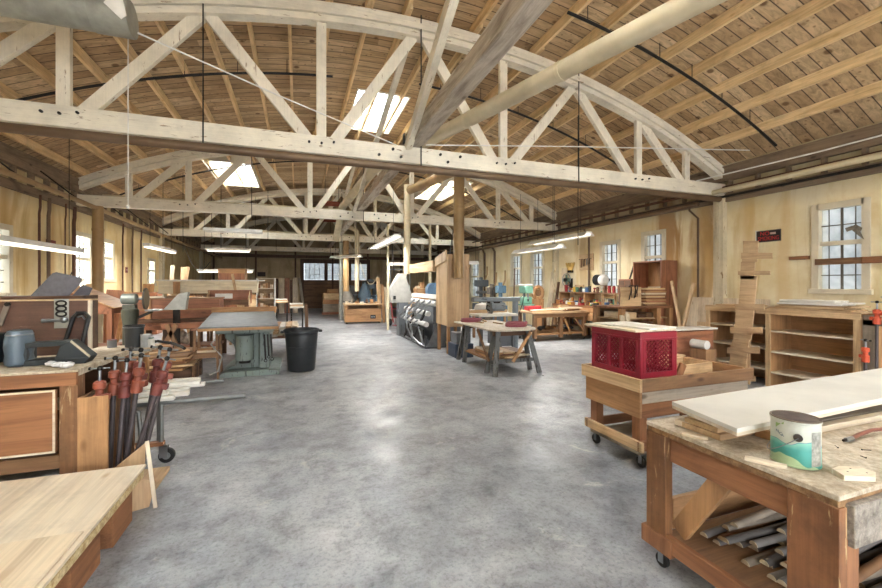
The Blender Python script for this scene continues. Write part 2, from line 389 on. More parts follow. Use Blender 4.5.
# walls' windows
def window(n, X, side, y0, y1, z0, z1, energy, rows=3, cream=False):
    xi = X if side > 0 else X
    fm = painted('wframe', '#ddd3bb', '#8f7d62', .66, 'z')
    f = MB(); t = .05; s = side
    def bx(a0, a1, y_0, y_1, z_0, z_1, mb): mb.box(min(X+s*a0, X+s*a1), max(X+s*a0, X+s*a1), y_0, y_1, z_0, z_1)
    bx(-.03, .1, y0-.07, y0+.03, z0-.05, z1+.07, f); bx(-.03, .1, y1-.03, y1+.07, z0-.05, z1+.07, f)
    bx(-.03, .1, y0, y1, z1-.03, z1+.07, f); bx(-.06, .1, y0-.1, y1+.1, z0-.06, z0+.02, f)
    zm = z0+(z1-z0)*.56; bx(.0, .08, y0, y1, zm-.03, zm+.04, f)
    o = struct(f.build('window_%d' % n, fm, bev=.004))
    mu = MB(); ym = (y0+y1)/2; bx(.04, .065, ym-.013, ym+.013, z0, z1, mu)
    for q in (.22, .78): bx(.045, .06, y0+(y1-y0)*q-.005, y0+(y1-y0)*q+.005, z0, z1, mu)
    for q in (.18, .36, .78): bx(.045, .06, y0, y1, z0+(z1-z0)*q-.008, z0+(z1-z0)*q+.008, mu)
    mu.build('muntin', plain('muntin_dark', '#6d675c', .6), o)
    g = MB(); bx(.07, .076, y0, y1, z0, z1, g); g.build('pane', glassmat(s > 0), o)
    L = bpy.data.lights.new('window_light', 'AREA'); L.shape = 'RECTANGLE'; L.size = z1-z0; L.size_y = y1-y0
    L.energy = energy*(z1-z0)*(y1-y0); L.color = (.95, .98, 1.0)
    w = bpy.data.objects.new('daylight_or_fill', L); COL.objects.link(w); w.location = (X+s*.16, (y0+y1)/2, (z0+z1)/2)
    w.rotation_euler = (0, PI/2 if s > 0 else -PI/2, 0)
    return o
RWo = [window(k+1, XR, 1, *w, 1.6 if k == 0 else 2.2) for k, w in enumerate(RW)]
LWo = [window(k+10, XL, -1, *w, (4, 26, 26, 26)[k]) for k, w in enumerate(LW)]
# ---------------------------------------------------------------- trusses
def truss(label, y):
    T = thing('roof_truss', label, 'roof truss', (0, y, 0), 0, 'bowstring trusses across the shop')
    P = lambda ax: painted('truss', '#efe7d4', '#9c8568', .62, ax)
    N = 36; X0, X1 = XL+.02, XR-.02
    for k, (o0, o1, w) in enumerate(((0, .085, .16), (.095, .175, .22), (.185, .265, .15))):
        mb = MB()
        for i in range(N):
            a = X0+(X1-X0)*i/N; b_ = X0+(X1-X0)*(i+1)/N
            mb.add([(a,-w/2,arc(a,o0)),(b_,-w/2,arc(b_,o0)),(b_,w/2,arc(b_,o0)),(a,w/2,arc(a,o0)),(a,-w/2,arc(a,o1)),(b_,-w/2,arc(b_,o1)),(b_,w/2,arc(b_,o1)),(a,w/2,arc(a,o1))],
                   [(0,3,2,1),(4,5,6,7),(0,1,5,4),(1,2,6,5),(2,3,7,6),(3,0,4,7)])
        mb.build('top_chord', P('x'), T)
    B(X0, X1, -.09, .09, 3.26, 3.50).build('bottom_chord', P('x'), T, bev=.006)
    for dx in (-5.4, -4.2, -1.4, 1.4, 4.2, 5.4):
        x = CX+dx; MB().bar((x, 0, 3.44), (x, 0, arc(x)+.03), .13, .07).build('web_post', P('z'), T, bev=.004)
    for a, b_ in ((-5.5, -4.3), (-2.85, -4.05), (-2.75, -1.55), (-.1, -1.25), (.1, 1.25), (2.75, 1.55), (2.85, 4.05), (5.5, 4.3)):
        if abs(a) == 5.5:
            s = 1 if a > 0 else -1
            p0 = (CX+s*4.32, .02, arc(CX+s*4.32)+.02); p1 = (CX+s*5.3, .02, 3.46)
        else: p0 = (CX+a, .02, arc(CX+a)+.02); p1 = (CX+b_, .02, 3.44)
        MB().bar(p0, p1, .15, .075).build('web_diagonal', P('z'), T, bev=.004)
    for dx in (-4.2, -1.4, 1.4, 4.2):
        for q in (-.16, 0, .16): MB().cyl((CX+dx+q, -.115, 3.40+.03*(q > 0)), (CX+dx+q, -.085, 3.40+.03*(q > 0)), .016, n=8).build('bolt', IRON, T)
    for q in (-.62, -.42, -.3, .3, .42, .62):
        zz = 3.33 if q in (-.62, -.3, .42) else 3.43
        MB().cyl((CX+q, -.115, zz), (CX+q, -.085, zz), .02, n=8).build('bolt', IRON, T)
    for dx in (-2.8, 0, 2.8):
        x = CX+dx; MB().cyl((x, -.1, 3.2), (x, -.1, arc(x)+.3), .009, n=6).build('tie_rod', IRON, T)
    return T
T1 = truss('nearest white painted bowstring truss with steel pipe under its lower chord', 5.72)
for y, l in ((11.2, 'second bowstring truss from the camera, beyond the first skylight'), (17.0, 'third bowstring truss, above the crosswise shop lights'),
             (23.2, 'farthest bowstring truss in front of the end wall')):
    dup(T1, (0, y, 0), label=l)
# pilasters under the trusses
n = 1
for y in (5.72, 11.2, 17.0, 23.2):
    for s, X in ((1, XR), (-1, XL)):
        if y == 11.2 and s < 0: continue
        mb = MB(); a, b_ = sorted((X-s*.12, X-s*.0)); mb.box(a, b_, y-.10, y+.10, 0, 3.24)
        mb.box(*sorted((X-s*.15, X-s*.12)), y-.05, y+.02, 0, 3.24)
        struct(mb.build('trim_%d' % n, painted('post', '#d3c7aa', '#927b5c', .60, 'z'), bev=.005)); n += 1
# dark grimy wall plates
for s, X in ((1, XR), (-1, XL)):
    mb = MB(); mb.box(*sorted((X-s*.10, X)), YB, YF, 3.55, 3.85); mb.box(*sorted((X-s*.05, X)), YB, YF, 3.14, 3.30)
    for k in range(60):
        yy = YB+k*.5; mb.box(*sorted((X-s*.09, X-s*.0)), yy, yy+.05, 3.30, 3.55)
    struct(mb.build('trim_%d' % n, wood('plate', 'y'))); n += 1
# window beams, conduits on the left wall
for k, (y, w, m, nm, lb) in enumerate(((9.75, .03, RUST, 'conduit', 'thin brown conduit running up the left wall by the first window'),
     (10.05, .045, PIPEB, 'wall_pipe', 'brown pipe with a kinked top on the left wall'),
     (10.65, .02, RUST, 'conduit', 'thin conduit with an offset bend on the left wall'),
     (11.0, .05, RUST, 'wall_pipe', 'thick dark pipe just left of the tall left window'),
     (13.6, .03, RUST, 'conduit', 'brown conduit right of the second bright left window'),
     (14.3, .035, PIPEB, 'wall_pipe', 'pipe beside the conduit near the red tag on the left wall'),
     (15.0, .03, RUST, 'conduit', 'conduit just before the farthest left window'))):
    x = XL+.06
    solo(nm, lb, 'pipe', MB().tube([(0, 0, .0), (0, 0, 2.85), (0, .03, 2.97), (0, .03, 3.2)], w*.7, 8), m, (x, y, 0))
for k, (u, X, w, lb) in enumerate(((588, 8.0, .03, 'grey conduit on the right wall left of the middle windows'), (697, 8.0, .022, 'thin brown conduit by the stained patch of the right wall'),
     (484, 8.0, .05, 'brown pipe on the far part of the right wall'), (494, 8.0, .05, 'pipe with a hooked top near the far right windows'))):
    kx = (u-441)/FPX; d = X/(kx*CT+ST); y = d*(CT-kx*ST)
    solo('wall_pipe', lb, 'pipe', MB().tube([(0, 0, .0), (0, 0, 2.9), (0, .2, 3.1), (0, .2, 3.3)], w, 8), PIPEB, (X+.03, y, 0))
# steel pipe under the first truss
solo('steel_pipe', 'long brown steel pipe slung under the nearest truss', 'pipe', MB().cyl((XL+.05, 0, 3.175), (XR-.25, 0, 3.175), .055, n=14), PIPEB, (0, 5.60, 0))
mb = MB().tube([(0, -3, 3.34), (0, 5.7, 3.30), (-.05, 5.9, 3.30)], .05, 10)
solo('sprinkler_main', 'cream pipe along the top of the right wall in front of the nearest truss', 'pipe', mb, DUCT, (7.72, 0, 0))
solo('sprinkler_main', 'brown pipe continuing along the right wall behind the nearest truss', 'pipe', MB().cyl((0, 5.95, 3.14), (0, 25.5, 3.0), .05), PIPEB, (7.72, 0, 0))
mb = MB().tube([(0, 1.0, 3.14), (0, 9.3, 3.12), (0, 17, 3.0), (0, 25, 2.95)], .045, 10)
tp = thing('sprinkler_main', 'pale pipe hung on straps along the left wall', 'pipe', (-4.0, 0, 0)); mb.build('pipe', DUCTB, tp)
for y in (7.9, 9.6, 11.8, 13.6, 15.4): MB().tube([(-.55, y, 3.62), (-.02, y, 3.16)], .014, 6).build('hanger', IRON, tp)
# branch lines following the roof
def branch(y, x0, x1, lb, r=.022, o=.22):
    N = 26; pts = [(x0+(x1-x0)*i/N, 0, arc(x0+(x1-x0)*i/N, o)) for i in range(N+1)]
    t = thing('sprinkler_branch', lb, 'pipe', (0, y, 0)); MB().tube(pts, r, 8).build('pipe', IRON, t)
    for i in range(2, N, 4):
        p = pts[i]; MB().tube([(p[0], 0, p[2]+.02), (p[0], 0, arc(p[0], .465))], .006, 5).build('hanger', IRON, t)
branch(4.6, 3.5, 7.85, 'black sprinkler pipe curving down the roof in front of the nearest truss on the right')
branch(7.6, XL+.2, .6, 'black sprinkler pipe arching across the roof boards at upper left behind the nearest truss')
branch(7.4, 2.2, 7.85, 'black sprinkler pipe under the roof between the first and second truss on the right')
branch(13.0, XL+.2, 1.0, 'black sprinkler pipe arching left of centre behind the second truss')
branch(13.2, 3.2, 7.85, 'black sprinkler pipe on the right behind the second truss')
# timber beam down the middle
for k, (ya, yb, lb) in enumerate(((-3.4, 5.8, 'weathered split timber beam overhead, resting on the nearest truss'), (5.8, 11.3, 'old timber beam running from the first to the second truss'),
                                (11.3, 17.1, 'old timber beam running from the second to the third truss'), (17.1, 23.3, 'old timber beam reaching the farthest truss'))):
    w = .10; t = thing('timber_beam', lb, 'beam', (1.62, ya, 3.50), 0, 'timber beams down the middle of the roof')
    L_ = yb-ya; mb = MB(); N = 24; vs = []
    for i in range(N+1):
        y = L_*i/N; j = [random.uniform(-.008, .008) for _ in range(8)]
        vs += [(-w+j[0], y, 0+j[1]+.012), (w+j[2], y, j[3]+.012), (w+j[4], y, .21+j[5]), (-w+j[6], y, .21+j[7])]
    fs = [(4*i+a, 4*i+(a+1) % 4, 4*i+4+(a+1) % 4, 4*i+4+a) for i in range(N) for a in range(4)]+[(0, 3, 2, 1), (4*N, 4*N+1, 4*N+2, 4*N+3)]
    mb.add(vs, fs).build('beam', wood('old', 'y', 1.4), t, bev=.01)
    MB().bar((-.16, L_-.1, .05), (-.16, L_-.1, .2), .05, .02, (1, 0, 0)).build('strap', IRON, t)
# sway braces
solo('sway_brace', 'slim white brace rising toward the camera from the middle of the nearest truss', 'brace', MB().bar((1.50, 5.6, 3.48), (1.12, .2, 5.15), .09, .09), painted('truss', '#efe7d4', '#9c8568', .62, 'y'))
solo('sway_brace', 'slim brace from the second truss up to the top of the nearest truss', 'brace', MB().bar((1.45, 11.1, 3.5), (1.55, 5.9, 5.1), .09, .09), painted('truss', '#efe7d4', '#9c8568', .62, 'y'))
solo('sway_brace', 'slim brace from the third truss up to the top of the second truss', 'brace', MB().bar((1.45, 16.9, 3.5), (1.55, 11.4, 5.1), .09, .09), painted('truss', '#efe7d4', '#9c8568', .62, 'y'))
# ducts
t = thing('dust_duct', 'large grey sheet metal duct with a pale taped end at the upper left corner', 'duct', (0, 4.5, 3.97))
MB().cyl((-3.6, 0, 0), (-1.52, 0, 0), .155, n=24).build('duct', GALV, t)
for q in (-3.2, -2.2): MB().cyl((q, 0, .15), (q, 0, arc(q, .46)-3.97), .008, n=6).build('hanger', IRON, t)
MB().cyl((-1.75, 0, 0), (-1.46, 0, 0), .162, n=24).build('collar', GALV, t)
MB().prism([(-1.62, .02), (-1.50, .18), (-1.45, -.06), (-1.49, -.10)], .006, 'y', -.168).build('tape', WHITE, t, label='white tape flap')
def duct(lb, pts, r, m, bands=(), n=16):
    t = thing('dust_duct', lb, 'duct', pts[0]); o = Vector(pts[0])
    P = []
    pv = [Vector(p)-o for p in pts]
    for i, p in enumerate(pv):        # round the elbows
        if 0 < i < len(pv)-1:
            a = (pv[i-1]-p).normalized(); b_ = (pv[i+1]-p).normalized(); q = r*1.8
            for k in range(6):
                f = k/5; P.append((p+a*q)*(1-f)**2+p*2*f*(1-f)+(p+b_*q)*f*f)
        else: P.append(p)
    MB().tube(P, r, n).build('duct', m, t)
    for i in range(len(pv)-1):
        L_ = (pv[i+1]-pv[i]).length; dd = (pv[i+1]-pv[i]).normalized(); k = 1.5
        while k < L_-.4:
            c = pv[i]+dd*k; MB().cyl(c-dd*.025, c+dd*.025, r*1.06, n=n).build('joint_band', m, t); k += 1.8
    return t
duct('long cream duct slanting across the upper right under the roof', [(5.0, -2.6, 4.06), (3.4, 2.6, 4.06), (1.6, 8.8, 4.06), (1.35, 13.3, 4.0), (1.35, 15.5, 3.2)], .115, DUCT)
duct('brown elbowed duct dropping into the tall plywood hopper', [(3.20, 7.855, 1.62), (3.22, 7.86, 3.95), (2.95, 10.8, 4.12)], .115, DUCTB)
duct('upright cream duct left of the plywood hopper', [(2.90, 10.95, 1.78), (2.90, 10.95, 4.3)], .095, DUCT)
x, y = D(98, 8.5); duct('upright brown duct in front of the left wall windows', [(x, y, 1.15), (x, y, 3.15)], .10, DUCTB)
x2, y2 = D(98.5, 8.4); duct('narrow white lower end of the brown duct with a bent foot', [(x2, y2, .0), (x2, y2, .80), (x2+.02, y2, 1.0), (x, y, 1.14)], .075, DUCT)
x, y = D(346, 16.2); duct('brown upright duct before the roller door', [(x, y, 1.2), (x, y, 3.25)], .12, DUCTB)
x, y = D(341, 16.6); duct('grey slim upright duct beside the brown one before the roller door', [(x, y, .0), (x, y, 3.25)], .075, GALV)
x, y = D(357, 16.4); duct('cream duct with a hooked top at the third truss', [(x, y, 1.2), (x, y, 3.7), (x-.5, y+.1, 3.9)], .09, DUCT)
x, y = D(430, 14); duct('slim pale upright pipe in the middle distance', [(x, y, 0), (x, y, 3.9)], .05, DUCT)
x, y = D(388, 13); duct('slim pale pipe left of the white machine', [(x, y, 0), (x, y, 3.4)], .04, DUCT)
# wires
solo('cable', 'white cable stretched from the grey duct to the middle of the nearest truss', 'cable', MB().tube([(-1.42, 4.5, 3.86), (-.2, 4.95, 3.66), (1.3, 5.5, 3.45)], .008, 6), WHITE)
solo('cable', 'white cable running right from the middle of the nearest truss', 'cable', MB().tube([(1.75, 5.55, 3.52), (4.2, 5.45, 3.75), (7.95, 5.1, 4.0)], .009, 6), WHITE)
solo('cable', 'thin white conduit rising from the right end of the nearest truss', 'cable', MB().tube([(7.1, 5.5, 3.45), (7.6, 3.9, 3.55), (7.95, 2.2, 3.66)], .012, 6), WHITE)
t = thing('pull_cord', 'white pull cord hanging at upper left with a small toggle', 'cord', (-1.66, 5.0, 2.3))
MB().cyl((0, 0, 0), (0, 0, 2.35), .005, n=6).build('cord', WHITE, t); MB().ball((0, 0, 0), .02).build('toggle', WHITE, t)
for k, (u, v, d, zt, lb) in enumerate(((221, 255, 12.0, 4.9, 'iron rod hanging over the long pale beams'), (163, 286, 11.0, 4.6, 'iron drop rod left of the stacked pale beams'),
     (183, 252, 11.6, 4.8, 'chain of rod hanging between the left shop lights'), (578, 245, 8.2, 5.3, 'thin rod hanging above the right shop light'), (553, 262, 10.6, 5.0, 'thin rod dropping at the far end of the right shop light'))):
    x, y = D(u, d); z = 1.5+(284-v)/400*d
    solo('hanging_rod', lb, 'rod', MB().cyl((0, 0, 0), (0, 0, zt-z), .008, n=6), IRON, (x, y, z))
# ---------------------------------------------------------------- fluorescent fixtures
TUBE = plain('tube_glow', '#fff8ea', .4, emit=1.1)
def lamp(lb, p0, p1, w=.14, refl=False, hang=None, tube=True, e=16):
    p0 = Vector(p0); p1 = Vector(p1); c = (p0+p1)/2; L_ = (p1-p0).length; a = math.atan2((p1-p0).y, (p1-p0).x)
    t = thing('shop_light', lb, 'light', c, a, 'hanging fluorescent fixtures'); h = L_/2
    if refl: MB().prism([(-w, -.05), (-w*.35, .05), (w*.35, .05), (w, -.05), (w-.01, -.055), (w*.33, .035), (-w*.33, .035), (-w+.01, -.055)], L_, 'x', -h).build('reflector', WHITE, t)
    else: B(-h, h, -w/2, w/2, 0, .07).build('housing', WHITE, t, bev=.006)
    LL = bpy.data.lights.new('lamp_light', 'AREA'); LL.shape = 'RECTANGLE'; LL.size = L_*.9; LL.size_y = w*.7; LL.energy = e*L_; LL.color = (1, .97, .92)
    lo = bpy.data.objects.new('lamp_light', LL); COL.objects.link(lo); lo.location = c-Vector((0, 0, .06)); lo.rotation_euler = (0, 0, a)
    for s in (-1, 1):
        q = w*.28
        if tube: MB().cyl((-h+.04, s*q, -.02), (h-.04, s*q, -.02), .018, n=10).build('tube', TUBE, t)
        MB().cyl((s*h*.75, 0, .05), (s*h*.75, 0, (hang or 3.9)-c.z), .005, n=5).build('hanger', IRON, t)
lamp('long white strip light over the left workbench, nearest on the left wall', (-3.4, 5.6, 2.02), (-3.4, 8.25, 2.02), .12)
lamp('white strip light on the left near the roof trusses, second from the wall bench', (-3.4, 11.3, 2.45), (-3.35, 13.4, 2.36), .14)
x, y = D(206, 11.6); x2, y2 = D(248, 11.3); lamp('white crosswise strip light above the stacked pale beams', (x, y, 2.47), (x2, y, 2.5), .16, e=20)
x, y = D(204, 10.6); x2, y2 = D(260, 10.4); lamp('wide grey crosswise reflector light just under the second truss', (x, y, 2.95), (x2, y, 2.95), .17, True, tube=False, e=0)
x, y = D(197, 13); x2, y2 = D(250, 12.6); lamp('low thin white strip light behind the stacked pale beams', (x, y, 1.93), (x2, y, 1.9), .1, e=20)
lamp('lengthwise reflector light hanging right of the upright brown duct', (2.2, 9.2, 2.62), (2.2, 12.6, 2.64), .16, True, e=20)
x, y = D(332, 16); x2, y2 = D(360, 15.2); lamp('short pale reflector light in front of the roller door', (x, y, 2.55), (x2, y2, 2.6), .16, True, e=20)
x, y = D(390, 13); lamp('small reflector light over the red hand truck', (x, y, 2.1), (x+.5, y-.3, 2.2), .14, True, e=20)
lamp('upper of the two lengthwise reflector lights by the right wall', (6.3, 7.5, 2.66), (6.3, 9.9, 2.66), .15, True)
lamp('lower of the two lengthwise reflector lights by the right wall', (5.6, 7.6, 2.37), (5.6, 9.6, 2.37), .15, True)
x, y = D(478, 12.5); lamp('small white light behind the plywood hopper', (x, y, 2.12), (x-.6, y+.1, 2.2), .14, True)
# ---------------------------------------------------------------- far wall
t = bpy.data.objects.new('door_1', None); COL.objects.link(t); t.location = (0, YF-.02, 0); struct(t)
fr = MB().box(.13, .35, -.04, .1, 0, 3.02).box(4.2, 4.4, -.04, .1, 0, 3.02).box(.13, 4.4, -.05, .1, 2.78, 3.05).box(1.55, 1.75, -.03, .1, 1.75, 2.8).box(3.0, 3.2, -.03, .1, 1.75, 2.8)
fr.build('frame', wood('dark', 'z'), t)
lf = MB()
for k in range(8): lf.box(.35, 4.2, 0+.01*(k % 2), .08, .22*k, .22*k+.2199)
lf.build('leaf', wood('brown', 'x'), t)
for k, (a, b_) in enumerate(((.37, 1.55), (1.75, 3.0), (3.2, 4.2))):
    B(a, b_, .04, .05, 1.77, 2.78).build('pane', glassmat(True), t)
    mu = MB()
    for q in range(1, 4): mu.box(a+(b_-a)*q/4-.015, a+(b_-a)*q/4+.015, 0, .04, 1.77, 2.78)
    for q in range(1, 3): mu.box(a, b_, 0, .04, 1.77+q*.336-.015, 1.77+q*.336+.015)
    mu.build('muntin', WHITE, t)
area_specs = [((2.3, YF+.3, 2.3), (-PI/2, 0, 0), 3.9, 1.1, 10)]
solo('sign', 'small dark board on the end wall left of the roller door', 'sign', B(-.22, .22, -.03, 0, -.13, .13), plain('darksign', '#3a2418'), (-2.05, YF-.0, 2.08))
B(XL, 0, 0, .03, 0, .001)
mb = MB()
for k in range(6): mb.box(-4.6+k*2.2, -4.5+k*2.2, YF-.08, YF, 0, 3.9)
mb.box(XL, XR, YF-.1, YF, 2.98+.1, 3.26)
struct(mb.build('trim_30', wood('dark', 'z')))
def text(s, size, m, parent, loc, rot, name='lettering', sx=1.0, ext=.001):
    cu = bpy.data.curves.new('txt', 'FONT'); cu.body = s; cu.size = size; cu.align_x = 'CENTER'; cu.align_y = 'CENTER'; cu.extrude = ext
    tmp = bpy.data.objects.new('txt', cu); COL.objects.link(tmp); bpy.context.view_layer.update()
    me = bpy.data.meshes.new_from_object(tmp.evaluated_get(bpy.context.evaluated_depsgraph_get())); bpy.data.objects.remove(tmp)
    me.materials.clear(); me.materials.append(m); o = bpy.data.objects.new(name, me); COL.objects.link(o); o.parent = parent; o.location = loc; o.rotation_euler = rot; o.scale = (sx, 1, 1)
    return o
# ================================================================ foreground right: rolling workbench
def dusty(key, base, dust, lo=.45, ns=7):
    key = 'dusty_'+key
    if key in MC: return MC[key]
    m, nt, b = newmat(key); v = coords(nt)
    n = noise(nt, v, ns, 10, .78, .3); r = ramp(nt, [(lo-.06, 0.0), (lo+.18, 1.0)]); nt.links.new(n, r.inputs[0])
    n2 = noise(nt, v, 45, 4, .7); r2 = ramp(nt, [(.35, .7), (.6, 1.05)]); nt.links.new(n2, r2.inputs[0])
    c = mixc(nt, mixc(nt, base, dust, r.outputs[0]), r2.outputs[0], .8, 'MULTIPLY')
    n3 = noise(nt, v, 14, 6, .6); r3 = ramp(nt, [(.66, 0.0), (.74, .6)]); nt.links.new(n3, r3.inputs[0]); c = mixc(nt, c, '#4a3a2c', r3.outputs[0])
    nt.links.new(c, b.inputs['Base Color']); b.inputs['Roughness'].default_value = .85; bump(nt, b, n2, .35, .004)
    MC[key] = m; return m
BTOP = dusty('benchtop', '#9a8971', '#cabda8', .42, 10)
OSB = dusty('strand', '#8d7050', '#c2a67e', .42, 16); OSBG = dusty('strand_grey', '#665e55', '#a0978b', .42, 22)
GLUEY = painted('glue', '#8e5f3c', '#b89a6e', .58, 'z')
def caster(parent, x, y, r=.035, z=0):
    MB().cyl((x-.012, y, z+r), (x+.012, y, z+r), r, n=16).build('caster', RUB, parent, bev=.003)
    c = [k for k in kids(parent) if k.name.startswith('caster')][-1]
    MB().box(x-.018, x-.014, y-.015, y+.015, z+r-.01, z+2*r+.02).box(x+.014, x+.018, y-.015, y+.015, z+r-.01, z+2*r+.02).box(x-.03, x+.03, y-.03, y+.03, z+2*r+.018, z+2*r+.024).build('fork', STEEL, c)
W = thing('workbench', 'battered brown rolling workbench in the right foreground with rods on its lower shelf', 'workbench', (1.775, .845, 0))
# local: x 0..2.4, y 0..0.81
B(0, 2.4, 0, .82, .74, .76).build('benchtop', BTOP, W, bev=.003, label='dusty glue-spotted top')
B(.005, 2.395, .005, .815, .712, .7395).build('benchtop_core', dusty('core', '#7a5a3c', '#b39064', .5, 12), W, bev=.003)
wb = wood('bench', 'z'); wy = wood('bench', 'y'); wx = wood('bench', 'x')
B(.0, .045, -.002, .16, .13, .715).build('leg', GLUEY, W, bev=.004)
B(.045, .12, 0, .09, .13, .60).build('leg_block', wb, W, bev=.004)
B(.0, .05, .70, .82, .13, .715).build('leg', painted('glue2', '#8a5f3a', '#b0926a', .62, 'z'), W, bev=.004)
B(2.28, 2.38, .02, .10, .09, .715).build('leg', wb, W, bev=.004); B(2.28, 2.38, .70, .80, .09, .715).build('leg', wb, W, bev=.004)
B(.03, .07, .16, .70, .585, .715).build('end_rail', wy, W, bev=.004); B(-.0, .03, .16, .70, .13, .215).build('bottom_rail', wy, W, bev=.004)
B(.05, 2.35, -.02, .015, .575, .725).build('apron', OSBG, W, bev=.004, label='grey scuffed strand board apron')
B(.05, 2.35, .79, .82, .60, .715).build('apron', wx, W, bev=.004)
B(.03, 2.36, .02, .80, .125, .15).build('lower_shelf', wood('brown', 'x'), W, bev=.003)
B(.2, 2.3, .822, .85, .13, .30).build('shelf_lip', wood('orange', 'x'), W, bev=.003)
MB().bar((.09, .46, .60), (.09, .69, .22), .09, .035, (1, 0, 0)).build('brace', wood('orange', 'z'), W, bev=.003)
MB().bar((.62, .01, .58), (.30, .01, .13), .12, .04, (0, 1, 0)).build('brace', wood('ply', 'z'), W, bev=.003)
B(-.013, .048, .66, .842, .112, .199).build('foot_block', wb, W, bev=.004)
for x, y in ((.05, .10), (.05, .76), (2.32, .08), (2.32, .76)): caster(W, x, y, .036)
for x in (2.33,):
    pass
RP = ['#8f8a86', '#6f6a67', '#a89a8a', '#59514c', '#9b7250', '#7f7a78']
RM = [plain('rod_%d' % i, c, .6, 0, .2, 8) for i, c in enumerate(RP)]; RE = plain('rod_end', '#d9c9ae', .7)
rp = []
for i, m in enumerate(RM):
    t = thing('wooden_rod', 'half round grey wooden rod heaped on the lower shelf of the right foreground workbench', 'rod', (0, 0, -5), 0, 'rods heaped on the lower shelf')
    pr = [(.021*math.cos(a), .021*math.sin(a)) for a in [PI*k/8 for k in range(9)]]
    MB().prism(pr, 1.2, 'x', 0).build('shaft', m, t); MB().prism([(a*.96, b*.96) for a, b in pr], .003, 'x', -.003).build('end', RE, t)
    rp.append(t)
spots = []
for layer in range(4):
    n_ = (13, 11, 9, 6)[layer]
    for k in range(n_):
        spots.append((1.775+random.uniform(.17, .52)+.03*layer, .845+.07+k*(.66/n_)+random.uniform(-.01, .01), .1515+.0215*layer, (.0, .06, -.05, .08)[layer]+random.uniform(-.012, .012)))
for k, (x, y, z, a) in enumerate(spots):
    src = rp[k % 6]
    if k < 6: o = src; o.location = (x, y, z); o.rotation_euler = (0, 0, a)
    else: dup(src, (x, y, z), a)
# things on the bench
dusty_white = painted('whitesheet', '#dedbd2', '#9a8b74', .70, 'x', .45)
t = thing('plank_stack', 'white primed board lying across the right foreground workbench', 'board', (1.77, 1.185, .845), math.radians(2.5))
MB().prism([(0, 0), (2.7, 0), (2.7, .40), (.10, .385)], .02, 'z', .017).build('face', dusty_white, t, bev=.002); MB().prism([(.004, .003), (2.7, .003), (2.7, .402), (.104, .387)], .0165, 'z', 0).build('lower_sheet', wood('pale', 'x'), t, bev=.002)
for k, (x, y, z, L_, w, h, lb) in enumerate(((1.87, 1.33, .761, .26, .20, .028, 'ply block under the left end of the white board, lowest layer'), (1.88, 1.35, .7895, .25, .17, .025, 'ply block under the left end of the white board, middle layer'), (1.90, 1.36, .815, .22, .15, .028, 'ply block under the left end of the white board, top layer'),
      (2.10, 1.20, .761, .22, .12, .04, 'pine block under the white board behind the paint can'), (2.12, 1.20, .8015, .18, .10, .042, 'pale block topping the support behind the paint can'), (3.3, 1.25, .761, .5, .2, .06, 'block under the right part of the white board'))):
    solo('wood_block', lb, 'block', B(0, L_, 0, w, 0, h), wood(('ply', 'pine', 'ply', 'orange', 'pale', 'pine')[k], 'x'), (x, y, z), .02*k, bev=.002)
solo('board', 'grey weathered board lying under the white board at the right edge', 'board', B(0, 1.6, 0, .2, 0, .03), wood('grey', 'x'), (2.35, 1.30, .761), -.02, bev=.002)
solo('board', 'pale strip under the near edge of the white board', 'board', B(0, 1.6, 0, .04, 0, .03), wood('pale', 'x'), (2.34, 1.235, .761), .0, bev=.002)
x, y = A(686, 424, .77); solo('wood_block', 'small pale block at the far left corner of the foreground workbench', 'block', B(-.035, .035, -.04, .04, 0, .03), wood('pale', 'y'), (x, y, .761), .2, bev=.002)
def strip(lb, a, b, w, h, kind):
    p = A(*a, .77); q = A(*b, .77); d = math.hypot(q[0]-p[0], q[1]-p[1]); ang = math.atan2(q[1]-p[1], q[0]-p[0])
    poly = [(0, -w/2), (d-.03, -w/2), (d, -w*.1), (d, w/2), (.02, w/2), (0, w*.2)]
    solo('offcut', lb, 'offcut', MB().prism(poly, h, 'z', 0), wood(kind, 'x'), (p[0], p[1], .761), ang, bev=.0015)
strip('narrow pale offcut with a clipped corner near the left edge of the foreground workbench', (682, 433), (708, 438), .035, .012, 'pale')
strip('pale pointed strip lying beside the paint can', (745, 457), (787, 467), .035, .014, 'pale')
x, y = A(852, 474, .77)
t = thing('offcut', 'pale five-sided block with nail holes at the near corner of the workbench', 'offcut', (x, y, .761), -.2)
MB().prism([(-.07, -.025), (.035, -.05), (.08, -.02), (.075, .03), (-.0, .045), (-.05, .03)], .02, 'z', 0).build('block', wood('pale', 'x'), t, bev=.001)
for q in ((-.02, 0), (.02, .02), (.04, -.02)): MB().cyl((q[0], q[1], .0198), (q[0], q[1], .0206), .003, n=8).build('nail_hole', BLACK, t)
